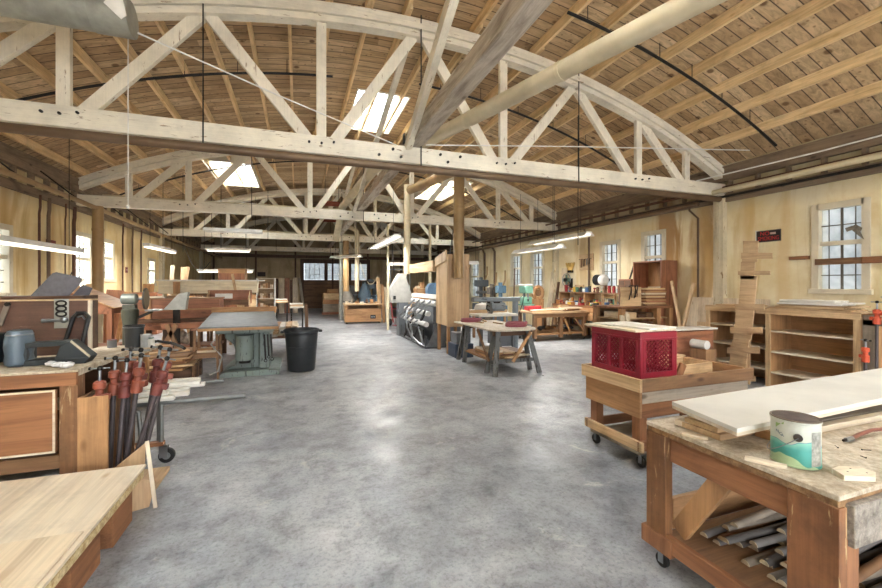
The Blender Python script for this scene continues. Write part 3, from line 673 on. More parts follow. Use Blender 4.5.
# paint can
px, py = 1.946, 1.07
def can_mat():
    m, nt, b = newmat('can_label')
    tc = nt.nodes.new('ShaderNodeTexCoord'); v = tc.outputs['Object']; sp = nt.nodes.new('ShaderNodeSeparateXYZ'); nt.links.new(v, sp.inputs[0])
    n = noise(nt, v, 7, 2, .4); z = node(nt, 'ShaderNodeMath', operation='MULTIPLY_ADD'); nt.links.new(n, z.inputs[0]); z.inputs[1].default_value = .16; nt.links.new(sp.outputs[2], z.inputs[2])
    r = ramp(nt, [(.0, '#b4c69b'), (.34, '#a9c197'), (.355, '#3f8f83'), (.56, '#4b9f96'), (.70, '#7fbdaa'), (.715, '#3f7f96'), (.73, '#c3c8b8'), (1.0, '#c9ccc0')])
    mr = nt.nodes.new('ShaderNodeMapRange'); mr.inputs[1].default_value = .04; mr.inputs[2].default_value = .22; nt.links.new(z.outputs[0], mr.inputs[0]); nt.links.new(mr.outputs[0], r.inputs[0])
    n2 = noise(nt, v, 25, 5); r2 = ramp(nt, [(.3, .75), (.6, 1.0)]); nt.links.new(n2, r2.inputs[0])
    nt.links.new(mixc(nt, r.outputs[0], r2.outputs[0], .7, 'MULTIPLY'), b.inputs['Base Color']); b.inputs['Roughness'].default_value = .35
    return m
t = thing('paint_can', 'white and teal paint can standing on the foreground workbench', 'paint can', (px, py, .761))
MB().lathe([(.078, 0), (.082, .003), (.082, .008), (.080, .010), (.080, .176), (.0835, .180), (.0835, .185), (.080, .186)], n=40).build('body', can_mat(), t)
MB().torus((0, 0, .187), .080, .0035, n=40, m=8).build('rim', metal('canrim', '#8d7f72', .4), t)
MB().cyl((0, 0, .186), (0, 0, .1885), .0765, n=36).build('lid', plain('lid', '#5d504a', .75, 0, .25, 20), t)
a0 = math.atan2(-py, -px)+.10
lug = MB().cyl((.079*math.cos(a0), .079*math.sin(a0), .125), (.088*math.cos(a0), .088*math.sin(a0), .125), .015, n=14).build('handle_lug', metal('lug', '#5f5a55', .4), t)
pts = []
for k in range(15):
    f = k/14; a = a0-PI*f; pts.append((.091*math.cos(a), .091*math.sin(a), .125-.085*math.sin(PI*f)))
MB().tube(pts, .0018, 6).build('wire_handle', STEEL, t)
lb_ = MB()
al = a0+.85
for k in range(12):
    a = al+(-.30+.6*k/12); b_ = al+(-.30+.6*(k+1)/12)
    lb_.add([(.0806*math.cos(a), .0806*math.sin(a), .015), (.0806*math.cos(b_), .0806*math.sin(b_), .015), (.0806*math.cos(b_), .0806*math.sin(b_), .15), (.0806*math.cos(a), .0806*math.sin(a), .15)], [(0, 1, 2, 3)])
lb_.build('label_text_panel', plain('lblpanel', '#a8a79c', .5, 0, .3, 60), t)
lg = MB()
for k in range(8):
    a = a0-.95+.05*k; lg.add([(.0808*math.cos(a), .0808*math.sin(a), .145+.004*k), (.0808*math.cos(a+.05), .0808*math.sin(a+.05), .149+.004*k), (.0808*math.cos(a+.05), .0808*math.sin(a+.05), .168), (.0808*math.cos(a), .0808*math.sin(a), .165)], [(0, 1, 2, 3)])
lg.build('label_leaf', plain('leafgreen', '#8fae6a', .5), t)
TB_ = plain('label_blue', '#3a5a70', .5)
for q, ch in enumerate('NICA'):
    aa = a0-.86+.085*q
    text(ch, .016, TB_, t, (.0812*math.cos(aa), .0812*math.sin(aa), .133-.004*q), (PI/2, 0, aa+PI/2), name='label_letter', ext=.0002)
# air hose end
x, y = A(846, 440, .775); x2, y2 = x+.45, y-.02
t = thing('air_hose', 'brown rubber air hose with a metal end lying on the foreground workbench', 'hose', (x, y, .775))
MB().tube([(.05, 0, .001), (.12, .012, .004), (.25, .02, .008), (.45, .0, .005), (.7, -.06, .0)], .009, 10).build('hose', plain('hosebrown', '#7d4b3c', .5), t)
MB().cyl((0, 0, 0), (.05, 0, .001), .011, n=6).build('fitting', STEEL, t); MB().cyl((-.02, 0, 0), (0, 0, 0), .006, n=10).build('nozzle', IRON, t)
for k, (u, v, L_, a) in enumerate(((838, 446, .03, .8), (862, 448, .035, -.5), (866, 456, .02, 1.4))):
    x, y = A(u, v, .77)
    t = thing('nail', ('bent nail left of the hose end on the workbench', 'nail right below the hose on the workbench', 'short screw on the workbench close to the paint can')[k], 'nail', (x, y, .7625), a)
    MB().cyl((0, 0, 0), (L_, 0, 0), .0014, n=6).build('shank', IRON, t); MB().cyl((-.001, 0, 0), (0, 0, 0.0001), .0035, n=8).build('head', IRON, t)

# ================================================================ crate cart
C_ = thing('rolling_cart', 'plank-sided rolling wooden cart carrying the red crate', 'cart', (2.575, 2.48, 0))
cw, cl = .635, 1.27   # y, x
cwx, cwy, cwz = wood('bench', 'x'), wood('orange', 'y'), wood('bench', 'z')
B(0, .028, 0, cw, .42, .64).build('side_board', cwy, C_, bev=.004); B(-.028, 0.0, -.03, cw+.03, .635, .74).build('rim_board', wood('pine', 'y'), C_, bev=.004)
B(.028, cl, 0, .028, .42, .53).build('side_board', cwx, C_, bev=.004); B(.028, cl, 0, .028, .533, .632).build('side_board', wood('old', 'x'), C_, bev=.004)
B(0, cl+.03, -.03, -.002, .635, .74).build('rim_board', wood('brown', 'x'), C_, bev=.004)
B(.028, cl, cw-.028, cw, .42, .64).build('side_board', cwx, C_, bev=.004); B(0, cl, cw, cw+.028, .635, .74).build('rim_board', wood('pine', 'x'), C_, bev=.004)
B(cl-.028, cl, .03, cw-.03, .42, .74).build('side_board', cwy, C_, bev=.004)
B(.03, cl-.03, .03, cw-.03, .55, .575).build('deck', wood('ply', 'x'), C_)
for x in (.03, cl-.11):
    for y in (.03, cw-.11): B(x, x+.08, y, y+.08, .13, .55).build('leg', cwz, C_, bev=.004)
B(-.0, .028, -.02, cw+.02, .15, .23).build('lower_rail', wood('pine', 'y'), C_, bev=.004); B(.0, cl, -.0, .028, .15, .23).build('lower_rail', cwx, C_, bev=.004)
B(.0, cl, cw-.028, cw, .15, .23).build('lower_rail', cwx, C_, bev=.004)
B(.03, cl-.02, .03, cw-.03, .11, .135).build('lower_deck', wood('grey', 'x'), C_)
for x in (.07, cl-.08):
    for y in (.05, cw-.06): caster(C_, x, y, .045)
# red crate
RED = plain('crate_red', '#8f1b2e', .35, 0, .06, 4, .03)
def crate(lb, loc, lx, ly, h):
    t = thing('plastic_crate', lb, 'crate', loc); wt = .018
    B(.01, lx-.01, .01, ly-.01, 0, .012).build('bottom', RED, t)
    for (xa, ya) in ((0, 0), (lx-.045, 0), (0, ly-.045), (lx-.045, ly-.045)): B(xa, xa+.045, ya, ya+.045, 0, h).build('corner_post', RED, t, bev=.006)
    def side(axis, L_, at, sgn, wins):
        fr = MB()
        def bx(a, b, z0, z1, t0=0, t1=wt):
            c0, c1 = sorted((at+sgn*t0, at+sgn*t1))
            if axis == 'x': fr.box(a, b, c0, c1, z0, z1)
            else: fr.box(c0, c1, a, b, z0, z1)
        bx(.03, L_-.03, h-.07, h-.002); bx(.03, L_-.03, .0, .05); bx(-.003, L_+.003, h-.06, h-.052, -.006, wt)
        e = [.03]+[q for w in wins for q in w]+[L_-.03]
        for a, b in zip(e[0::2], e[1::2]): bx(a, b, .05, h-.07, -.003, wt)
        s_ = fr.build('side', RED, t, bev=.002)
        g = MB()
        for (a, b) in wins:
            z0, z1 = .05, h-.07; W_, H_ = b-a, z1-z0; st = .04
            for sl in (1, -1):
                k = -H_
                while k < W_+H_:
                    # line x = k + s , z = s (sl=1) or z = H - s
                    s0 = max(0, -k); s1 = min(H_, W_-k)
                    if s1-s0 > .008:
                        xa, xb = a+k+s0, a+k+s1; za, zb = (z0+s0, z0+s1) if sl > 0 else (z1-s0, z1-s1)
                        c = at+sgn*.009
                        if axis == 'x': g.bar((xa, c, za), (xb, c, zb), .006, .008, (0, 1, 0))
                        else: g.bar((c, xa, za), (c, xb, zb), .006, .008, (1, 0, 0))
                    k += st
        g.build('lattice', RED, s_, smooth=False)
    wy_ = [(.05, .19), (.225, .335), (.375, ly-.05)]; wx_ = [(.06, lx-.06)]
    side('y', ly, 0, 1, wy_); side('y', ly, lx, -1, wy_); side('x', lx, 0, 1, wx_); side('x', lx, ly, -1, wx_)
    return t
crate('dark red lattice plastic crate standing in the rolling cart', (2.615, 2.51, .725), .40, .575, .38)
for k, (x, y, L_, lb) in enumerate(((2.62, 2.56, .5, 'front timber bearer the red crate rests on inside the cart'), (2.62, 2.98, .5, 'rear timber bearer the red crate rests on inside the cart'))):
    solo('timber_block', lb, 'block', B(0, L_-.1, 0, .09, 0, .148), wood('bench', 'x'), (x, y, .5765), bev=.003)
tops = (((2.575, 2.52, 1.1065), .44, .62, .016, 'pale', 0.0, 'lowest white board on the red crate, sticking out past its left end'), ((2.70, 2.50, 1.123), .34, .34, .014, 'white', .10, 'upper white board on the red crate, nearest the camera'),
        ((2.64, 2.86, 1.123), .40, .24, .012, 'white', -.04, 'upper white board on the far part of the red crate'))
for k, (l, a, b_, h, m, rz, lb) in enumerate(tops): solo('board', lb, 'board', B(0, a, 0, b_, 0, h), wood(m, 'y'), l, rz, bev=.002)
t = thing('wooden_box', 'small open pine box behind the red crate inside the rolling cart', 'box', (3.12, 2.62, .5765), .05)
for a in ((0, .5, 0, .015), (0, .5, .28, .295), (0, .015, .015, .28), (.485, .5, .015, .28)): B(*a, 0, .20).build('side', wood('pine', 'x'), t, bev=.002)
B(.015, .485, .015, .28, 0, .012).build('bottom', wood('ply', 'x'), t)
solo('board', 'short plank leaning over the cart rim behind the red crate', 'board', MB().bar((0, 0, 0), (.10, -.02, .23), .07, .02, (0, 1, 0)), wood('bench', 'z'), (3.04, 2.575, .578), bev=.002)
solo('board', 'pine board laid across the back of the rolling cart', 'board', B(0, .8, 0, .09, 0, .02), wood('pine', 'x'), (3.0, 3.03, .742), .04, bev=.002)

# ================================================================ low sheets on blocks, left foreground
PLYE = dusty('rough_edge', '#a98a58', '#dccb9c', .44, 20)
PF = wood('pale', 'y', .5)
t = thing('plywood_stack', 'pale plywood sheets stacked low on blocks in the left foreground', 'plywood', (-2.20, .72, 0))
lx = 1.27
B(0, lx-.012, 0, 2.38, .25, .295).build('strand_sheet', PLYE, t, bev=.004)
B(0, lx-.035, 0, 2.36, .296, .312).build('sheet', wood('ply', 'y', .7), t, bev=.002)
MB().prism([(0, 0), (lx, 0), (lx, 2.38), (0, 2.40)], .016, 'z', .313).build('sheet', PF, t, bev=.002)
MB().prism([(0, 0), (lx-.15, 0), (lx-.13, .9), (lx-.02, 1.10), (lx-.02, 1.62), (0, 1.64)], .009, 'z', .330).build('sheet', wood('cream', 'y', .7), t, bev=.0015)
MB().prism([(0, 0), (lx-.2, 0), (lx-.16, .82), (.4, .84), (0, .84)], .009, 'z', .340).build('sheet', wood('ply', 'y', .7), t, bev=.0015)
for k, (x, y, w, l) in enumerate(((.92, .9, .28, .42), (1.0, 1.62, .2, .3), (.97, 2.05, .24, .28), (.1, 1.0, .3, .3), (.1, 2.0, .3, .3))):
    solo('support_block', ('orange ply block under the near part of the low plywood sheets', 'orange block under the middle right edge of the low plywood sheets', 'block under the far right corner of the low plywood sheets', 'block under the near left of the low sheets', 'block under the far left of the low sheets')[k], 'block',
         B(0, w, 0, l, 0, .249), wood('bench', 'y'), (-2.20+x, .72+y, 0), bev=.003)
# ================================================================ left workbench with tool board
t = thing('workbench', 'heavy brown workbench at the left edge with a tool board behind', 'workbench', (-3.6, 3.32, 0)); L_ = 2.22
B(0, L_, 0, .86, .885, .93).build('benchtop', BTOP, t, bev=.006)
B(0, L_, -.02, .01, .83, .915).build('apron', wood('bench', 'x'), t, bev=.003)
B(L_-.10, L_, 0, .1, 0, .885).build('leg', painted('glue3', '#8c6442', '#a98e6b', .62, 'z'), t, bev=.004)
for x, y in ((0, 0), (0, .76), (L_-.1, .76)): B(x, x+.1, y, y+.1, 0, .885).build('leg', wood('bench', 'z'), t, bev=.004)
dr = B(.55, L_-.11, -.018, .012, .40, .81).build('drawer_front', wood('bench', 'x'), t, bev=.003)
MB().box(.55, L_-.11, -.024, -.018, .40, .412).box(.55, L_-.11, -.024, -.018, .798, .81).box(L_-.122, L_-.11, -.024, -.018, .412, .798).build('edging', wood('pale', 'x'), dr)
B(0, L_-.1, .02, .05, .28, .37).build('rail', wood('brown', 'x'), t, bev=.003)
B(.05, L_-.05, .80, .83, .0, .885).build('back_panel', wood('dark', 'x'), t)
TB = painted('toolboard', '#67493a', '#8d7460', .66, 'x', .6)
t = thing('tool_board', 'scratched brown plywood tool board standing at the back of the left workbench', 'board', (-3.4, 4.06, .931))
t.scale = (1, 1, .95)
B(0, 1.78, 0, .02, 0, .455).build('panel', TB, t); B(1.78, 1.80, -.005, .025, 0, .458).build('edge_strip', wood('pale', 'z'), t, label='pale worn edge strip')
B(0, 1.8, -.002, .12, .456, .468).build('top_ledge', wood('ply', 'x'), t)
# things hung on the board (in front)
def onboard(u, v): # point on the board face
    k = (u-441)/FPX; d = 4.05/(CT-k*ST); return d*(k*CT+ST), 1.5+(284-v)/400*d
x0, z1 = onboard(54, 299); x1, z0 = onboard(69, 328)
t = thing('latch_plate', 'pale steel plate with oval slots and a bolt hung on the tool board', 'plate', ((x0+x1)/2, 4.052, (z0+z1)/2)); w, h = (x1-x0)/2, (z1-z0)/2
B(-w, w, -.004, 0, -h, h).build('plate', metal('plate', '#b5b6ae', .4, .5), t, bev=.002)
for q in (.70, .34, -.02): MB().torus((-.0, -.008, h*q), .032, .007, 'y', 20, 6, sq=.62).build('slot_ring', IRON, t)
MB().cyl((-.11, -.03, -h*.45), (w*.7, -.03, -h*.42), .016, .010, n=10).build('bolt', STEEL, t); MB().ball((w*.6, -.03, -h*.42), .026).build('knob', STEEL, t)
x0, z1 = onboard(5, 303); x1, z0 = onboard(12, 325)
t = thing('hinge_strap', 'worn metal strap screwed to the left side of the tool board', 'strap', (x0, 4.05, z1))
MB().bar((0.02, -.004, 0), (-.03, -.004, z0-z1), .035, .008, (0, 1, 0)).build('strap', metal('strap', '#8f8378', .5, .4), t); MB().cyl((0.02, -.02, -.01), (0.02, 0, -.01), .016, n=10).build('rivet', IRON, t)
x0, z1 = onboard(83, 313); x1, z0 = onboard(73, 341)
t = thing('c_handle', 'black bent iron handle leaning on the tool board beside the slotted plate', 'handle', (x0, 4.045, .935))
hh = z1-.935
MB().tube([(-.13, -.02, .012), (-.055, -.012, hh-.03), (-.03, -.012, hh), (.02, -.012, hh), (.045, -.012, hh-.03), (-.01, -.02, .012)], .016, 8).build('loop', BLACK, t)
MB().tube([(-.02, -.035, hh-.03), (.01, -.035, hh-.02), (.03, -.035, hh-.05)], .008, 6).build('hook', STEEL, t)
# folded grey sheet behind the board
t = thing('grey_sheet', 'folded grey sheet of abrasive cloth propped above the tool board', 'sheet', (-1.84, 4.22, 1.402), .05)
t.scale = (.58, 1, .62)
G = plain('abrasive', '#626065', .75, 0, .12, 20)
def sheetpoly(pts, thick, name, y0, bend):
    mb = MB(); n = len(pts)
    mb.prism(pts, thick, 'y', y0); mb.build(name, G, t)
sheetpoly([(-.34, 0), (-.10, .30), (-.06, .315), (.22, .245), (.235, .20), (.08, 0)], .012, 'front_fold', -.06, 0)
sheetpoly([(.07, 0), (.19, .15), (.30, .10), (.26, 0)], .012, 'rear_fold', 0.02, 0)
solo('shelf_block', 'narrow shelf plank behind the tool board carrying the grey sheet', 'shelf', B(0, 1.5, 0, .26, 0, .47), wood('dark', 'x'), (-3.2, 4.185, .931))
# grey machine on the bench
t = thing('motor_vise', 'blue grey motor unit with a tapered iron frame on the left workbench', 'power tool', (-1.83, 3.62, .931))
t.scale = (.78, 1, 1.32)
BG = painted('bluegrey', '#556470', '#2f3236', .66, 'z', .4)
MB().lathe([(.07, 0), (.09, .012), (.094, .03), (.088, .06), (.096, .10), (.092, .14), (.082, .175), (.074, .185), (.05, .19)], c=(0, 0, 0), n=28).build('motor', BG, t)
MB().torus((0, 0, .165), .082, .006, n=28).build('motor_band', STEEL, t); MB().cyl((-.2, .03, .02), (-.2, .03, .17), .07, n=20).build('rear_drum', metal('drum', '#3f474d', .5), t)
frm = MB()
outer = [(.06, 0), (.46, 0), (.53, .03), (.40, .125), (.05, .115)]
dkf = plain('ironframe', '#41474a', .5, .4, .2, 6)
frm.prism([(.05, .0), (.50, .0), (.54, .035), (.06, .03)], .12, 'y', -.06); frm.prism([(.06, .095), (.32, .10), (.39, .125), (.05, .12)], .12, 'y', -.06)
frm.prism([(.28, .03), (.54, .035), (.39, .125), (.32, .10)], .12, 'y', -.06); frm.prism([(.05, .03), (.085, .03), (.085, .096), (.05, .096)], .12, 'y', -.06)
frm.build('frame', dkf, t, bev=.004)
MB().bar((.40, -.062, .124), (.54, -.062, .036), .012, .01, (0, 1, 0)).build('edge_guide', metal('edge', '#b7ad98', .5, .3), t)
t = thing('rag', 'crumpled white rag on the corner of the left workbench', 'cloth', (-1.53, 3.44, .931))
mb = MB()
for k in range(9):
    a = random.uniform(0, 6.28); r_ = random.uniform(0, .06); mb.ball((r_*math.cos(a)*1.5, r_*math.sin(a), .012+random.uniform(0, .022)), random.uniform(.018, .03), 8, (1.3, 1, .6))
rg = mb.build('rag', plain('ragwhite', '#dcdada', .9, 0, .2, 30), t)
rm = rg.modifiers.new('remesh', 'REMESH'); rm.mode = 'VOXEL'; rm.voxel_size = .006
dp = rg.modifiers.new('wrinkle', 'DISPLACE'); tx = bpy.data.textures.new('wr', 'CLOUDS'); tx.noise_scale = .02; dp.texture = tx; dp.strength = .014
# clamp bin
t = thing('clamp_bin', 'tall open plywood bin holding pipe clamps beside the left workbench', 'bin', (-1.375, 3.30, 0))
B(0, .165, 0, .02, 0, .745).build('front', wood('orange', 'z'), t, bev=.002); B(0, .02, .02, .50, 0, .745).build('side', wood('brown', 'z'), t, bev=.002)
B(0, .16, .48, .50, 0, .74).build('back', wood('brown', 'z'), t, bev=.002); B(0, .40, 0.02, .48, 0, .03).build('floor_board', wood('ply', 'y'), t)
MB().prism([(.165, .0), (.36, .0), (.38, .40), (.165, .22)], .015, 'y', .0).build('side_flap', wood('ply', 'z'), t, bev=.002, label='slanted ply flap')
HEADR = plain('clamp_orange', '#94503c', .5, .1, .2, 12); HEADM = plain('clamp_red', '#7f3f38', .5, .1, .25, 12)
def pipe_clamp(lb, loc, tilt, az, L_=.78, hm=HEADR, group='pipe clamps in the bin'):
    t = thing('pipe_clamp', lb, 'clamp', loc, 0, group, rot=(0, tilt, az))
    MB().cyl((0, 0, 0), (0, 0, L_), .016, n=12).build('pipe', metal('pipeiron', '#5b5456', .45, .4), t)
    B(-.028, .06, -.024, .024, L_-.05, L_-.01).build('jaw', hm, t, bev=.004); h = B(-.028, .03, -.026, .026, L_+.05, L_+.075)
    MB().lathe([(.028, L_-.10), (.036, L_-.095), (.036, L_-.02), (.024, L_-.01), (.024, L_+.02), (.037, L_+.03), (.037, L_+.065), (.022, L_+.08)], n=14).build('head', hm, t)
    h.build('jaw', hm, t, bev=.004)
    MB().cyl((0, 0, L_+.07), (0, 0, L_+.16), .010, n=10).build('screw', STEEL, t)
    hd = MB().cyl((-.055, 0, L_+.165), (.055, 0, L_+.165), .006, n=8); hd.build('handle_bar', STEEL, t); MB().ball((0, 0, L_+.165), .018, 10).build('screw_knob', IRON, t)
    MB().cyl((-.062, 0, L_+.165), (-.05, 0, L_+.165), .011, n=8).build('bar_end', IRON, t)
    return t
import itertools
cl_specs = [(-1.22, 3.60, .05, .9, .80, HEADR, 'pipe clamp at the back left of the bin'), (-1.09, 3.44, .20, .3, .82, HEADR, 'pipe clamp just left of the most tilted one in the bin'), (-1.30, 3.38, .02, .05, .71, HEADR, 'orange pipe clamp at the left corner of the clamp bin'), (-1.27, 3.48, .04, .2, .76, HEADR, 'short orange pipe clamp second from the left in the bin'),
    (-1.20, 3.40, .07, .6, .75, HEADM, 'pipe clamp with a wide jaw in the middle of the bin'), (-1.20, 3.55, .10, .3, .80, HEADM, 'upright pipe clamp toward the rear of the bin'),
    (-1.17, 3.42, .13, -.2, .79, HEADR, 'pipe clamp right of the middle in the bin'), (-1.13, 3.56, .15, .1, .82, HEADM, 'pipe clamp at the rear right of the bin'), (-1.14, 3.36, .27, .02, .79, HEADM, 'most tilted pipe clamp leaning out to the right of the bin')]
for (x, y, ti, az, L_, hm, lb) in cl_specs: pipe_clamp(lb, (x, y, .045), ti, az, L_, hm)
solo('offcut', 'thin pale lath leaning on the corner of the low plywood sheets', 'lath', MB().bar((0, 0, 0), (-.06, .04, .44), .022, .01, (0, 1, 0)), wood('pale', 'z'), (-.90, 3.17, 0))
solo('offcut', 'triangular ply scrap standing behind the low plywood sheets', 'offcut', MB().prism([(-.16, 0), (.06, 0), (.10, .16), (-.10, .26)], .015, 'y', 0), wood('ply', 'z'), (-1.0, 3.175, 0), .35)
# ================================================================ tube cart with strips
t = thing('tube_cart', 'grey tubular steel lumber cart with one caster in view on the left', 'cart', (-1.2, 3.95, 0))
gt = metal('tubegrey', '#8b8d8c', .4, .6)
MB().cyl((-.1, 0, .505), (.76, 0, .505), .021, n=12).build('rail', gt, t); MB().cyl((-.1, .55, .535), (.50, .55, .535), .017, n=12).build('rail', gt, t)
MB().cyl((.12, 0, .14), (.12, 0, .52), .018, n=12).build('post', gt, t); MB().cyl((-.05, .55, .0), (-.05, .55, .52), .018, n=12).build('post', gt, t)
MB().cyl((.12, .0, .5), (.12, .55, .5), .014, n=10).build('crossbar', gt, t)
MB().tube([(-.16, 0, .52), (-.04, 0, .44), (-.02, 0, .2), (-.04, .0, .12)], .017, 10).build('bent_frame', gt, t)
B(-.1, .14, -.03, .03, .15, .18).build('footboard', wood('bench', 'x'), t); MB().bar((.12, 0, .15), (-.1, -.08, .11), .03, .02, (0, 0, 1)).build('outrigger', gt, t)
for yy in (0,):
    c = MB().cyl((.16, yy-.018, .06), (.16, yy+.018, .06), .06, n=22).build('caster', RUB, t, bev=.004)
    MB().cyl((.16, yy-.022, .06), (.16, yy+.022, .06), .03, n=14).build('hub', STEEL, c); MB().box(.11, .17, yy-.03, yy-.022, .05, .15).box(.11, .17, yy+.022, yy+.03, .05, .15).box(.10, .17, yy-.03, yy+.03, .14, .15).build('fork', STEEL, c)
for k, (y, z, x1) in enumerate(((3.90, .5275, -.98), (4.02, .5275, -.90), (4.17, .5275, -.93), (4.34, .5275, -.84), (3.96, .5625, -1.04), (4.25, .5625, -.86), (4.45, .553, -.90))):
    lbs = ('shortest white primed strip nearest the camera on the tube cart', 'second white strip on the tube cart from the near side', 'third white strip from the near side on the tube cart', 'fourth white strip on the lower layer of the tube cart', 'upper white strip, nearer of the two on top of the tube cart', 'upper white strip, farther of the two on top of the tube cart', 'farthest white strip on the tube cart')
    solo('strip_board', lbs[k], 'board', B(-1.1, 0, 0, .055, 0, .034), wood('white', 'x'), (x1, y, z), bev=.002)

# ================================================================ right shelf and what stands by it
t = thing('shelf_unit', 'long open pine shelving unit below the right hand window', 'shelf', (6.5, 2.9, 0)); H = 1.15
SP = wood('pine', 'z'); SO = wood('orange', 'y')
for y in (0, .99, 1.90):
    B(0, .5, y, y+.035, 0, H-.07).build('side_panel', wood('orange', 'z'), t); B(-.02, .0, y-.015, y+.05, 0, H-.07).build('face_stile', SP, t, bev=.002)
B(-.02, .5, -.02, 1.96, H-.02, H).build('top', wood('ply', 'y'), t, bev=.002); B(-.025, .0, -.02, 1.96, H-.09, H-.02).build('face_rail', wood('pine', 'y'), t, bev=.002)
for z in (.20, .50, .80):
    B(0, .49, .035, .99, z, z+.022).build('shelf', wood('pale', 'y'), t); B(0, .49, 1.025, 1.90, z+.03, z+.052).build('shelf', wood('pale', 'y'), t)
B(.485, .5, .035, 1.90, 0, H-.02).build('back', wood('orange', 'y'), t)
for k, (x, y, z, a, b_, h, m, rz) in enumerate(((6.52, 3.0, 1.151, .40, .85, .022, 'pine', 0), (6.50, 3.05, 1.174, .42, .75, .02, 'pine', .05), (6.54, 3.0, 1.195, .40, .82, .02, 'ply', -.04), (6.50, 3.08, 1.216, .38, .70, .02, 'white', .06), (6.53, 3.02, 1.237, .36, .78, .022, 'white', -.02), (6.52, 3.15, 1.26, .34, .62, .02, 'white', .03), (6.6, 4.1, 1.151, .3, .6, .02, 'pine', .2))):
    solo('board', ('lowest board of the stack on the shelving unit', 'second board up in the stack on the shelving unit', 'third board up in the stack on the shelving unit', 'fourth board up, first white one of the stack on the shelving unit', 'fifth board up, white, in the stack on the shelving unit', 'topmost white board of the stack on the shelving unit', 'loose board lying on top of the shelving unit left of the stack')[k], 'board', B(0, a, 0, b_, 0, h), wood(m, 'y'), (x, y, z), rz, bev=.003)
# leaning jig of boards
def onX(u, v, X):
    k = (u-441)/FPX; d = X/(k*CT+ST); return d*(CT-k*ST), 1.5+(284-v)/400*d
t = thing('plywood_jig', 'tall leaning zigzag jig of plywood pieces in front of the shelving unit', 'template', (6.33, 3.95, 0))
PT = wood('ply', 'y')
segs = [((742, 238), (757, 262), .30), ((736, 262), (750, 290), .30), ((732, 296), (748, 338), .32), ((729, 340), (744, 372), .32)]
def lean(z): return 0.0+.08*z  # leans back towards the unit
def jig(u0, u1, va, vb, th=.018, nm='panel', off=0.0, sk=0):
    # trapezoid: top edge v=va, bottom edge v=vb in a plane leaning against the unit
    P = []
    for (u, v) in ((u0+sk, va), (u1+sk, va), (u1, vb), (u0, vb)):
        y, z = onX(u, v, 6.38); P.append((y-3.95, max(z, .005)))
    mb = MB(); vs = []
    for o in (0, th):
        for (y, z) in P: vs.append((off-o, y, z))
    mb.add(vs, [(0, 1, 2, 3), (7, 6, 5, 4), (0, 4, 5, 1), (1, 5, 6, 2), (2, 6, 7, 3), (3, 7, 4, 0)])
    mb.build(nm, PT, t)
jig(746, 761, 241, 253, nm='panel', sk=0); jig(745, 760, 253, 262); jig(743, 757, 262, 279, sk=1); jig(741, 757, 276, 310, sk=3); jig(736, 754, 310, 340, sk=3); jig(731, 748, 340, 372, sk=4); jig(728, 744, 372, 392, sk=3)
jig(745, 776, 253, 259, off=-.02, nm='cross_piece'); jig(742, 774, 271, 275, off=-.02, nm='cross_piece'); jig(739, 768, 304, 310, off=-.02, nm='cross_piece'); jig(734, 766, 327, 333, off=-.02, nm='cross_piece'); jig(731, 763, 347, 353, off=-.02, nm='cross_piece'); jig(740, 759, 376, 381, off=-.02, nm='cross_piece')
y0, z0 = onX(749, 300, 6.38)
B(.0, .02, y0-3.95-.04, y0-3.95+.04, 0, z0).build('spine', wood('ply', 'z'), t)
# clamp rack right of the shelf
t = thing('clamp_rack', 'grey plank stand at the right end of the shelving unit', 'rack', (6.5, 2.45, 0))
B(0, .04, .30, .42, 0, 1.12).build('upright', wood('grey', 'z'), t); B(0, .04, -.6, .42, 1.0, 1.06).build('rail', wood('grey', 'y'), t); B(0, .04, -.6, -.5, 0, 1.0).build('upright', wood('grey', 'z'), t)
for k, (y, L_, ti, lb) in enumerate(((2.72, 1.12, -.02, 'orange headed pipe clamp nearest the end of the shelving unit'), (2.62, 1.18, .03, 'second pipe clamp from the end of the shelving unit'), (2.52, 1.20, -.03, 'third pipe clamp from the end of the shelving unit'), (2.42, 1.16, .02, 'rightmost visible pipe clamp by the shelving unit'))):
    pipe_clamp(lb, (6.44, y, .002), ti*.2, 1.57, L_, plain('clamp_bright', '#c8502e', .5), 'pipe clamps at the end of the shelving unit')
pipe_clamp('low orange clamp hanging beneath the others at the shelving unit', (6.40, 2.80, .002), 0, 1.2, .66, plain('clamp_bright', '#c8502e', .5), 'pipe clamps at the end of the shelving unit')
t = thing('wall_rail', 'brown board rail fixed across the nearest right window', 'rail', (XR-.02, 3.4, 1.86)); B(-.05, -.02, -1.0, .16, -.05, .05).build('board', wood('bench', 'y'), t); B(-.05, -.02, .17, .74, -.05, .05).build('board', wood('brown', 'y'), t)
y, z = onX(800, 258, XR); solo('wall_shelf', 'short wooden cleat on the wall left of the near right window', 'cleat', B(-.05, 0, -.14, .14, -.03, .03), wood('bench', 'y'), (XR, y, z))
y, z = onX(863, 234, XR); solo('torn_cloth', 'grey torn rag caught at the right side of the near window', 'cloth', MB().prism([(0, 0), (.1, .12), (.16, .1), (.18, .16), (.05, .2), (-.02, .14), (.0, .08), (-.04, -.04)], .01, 'x', -.07), plain('ragg', '#8d8474', .9, 0, .3, 20), (XR, y, z-.05))
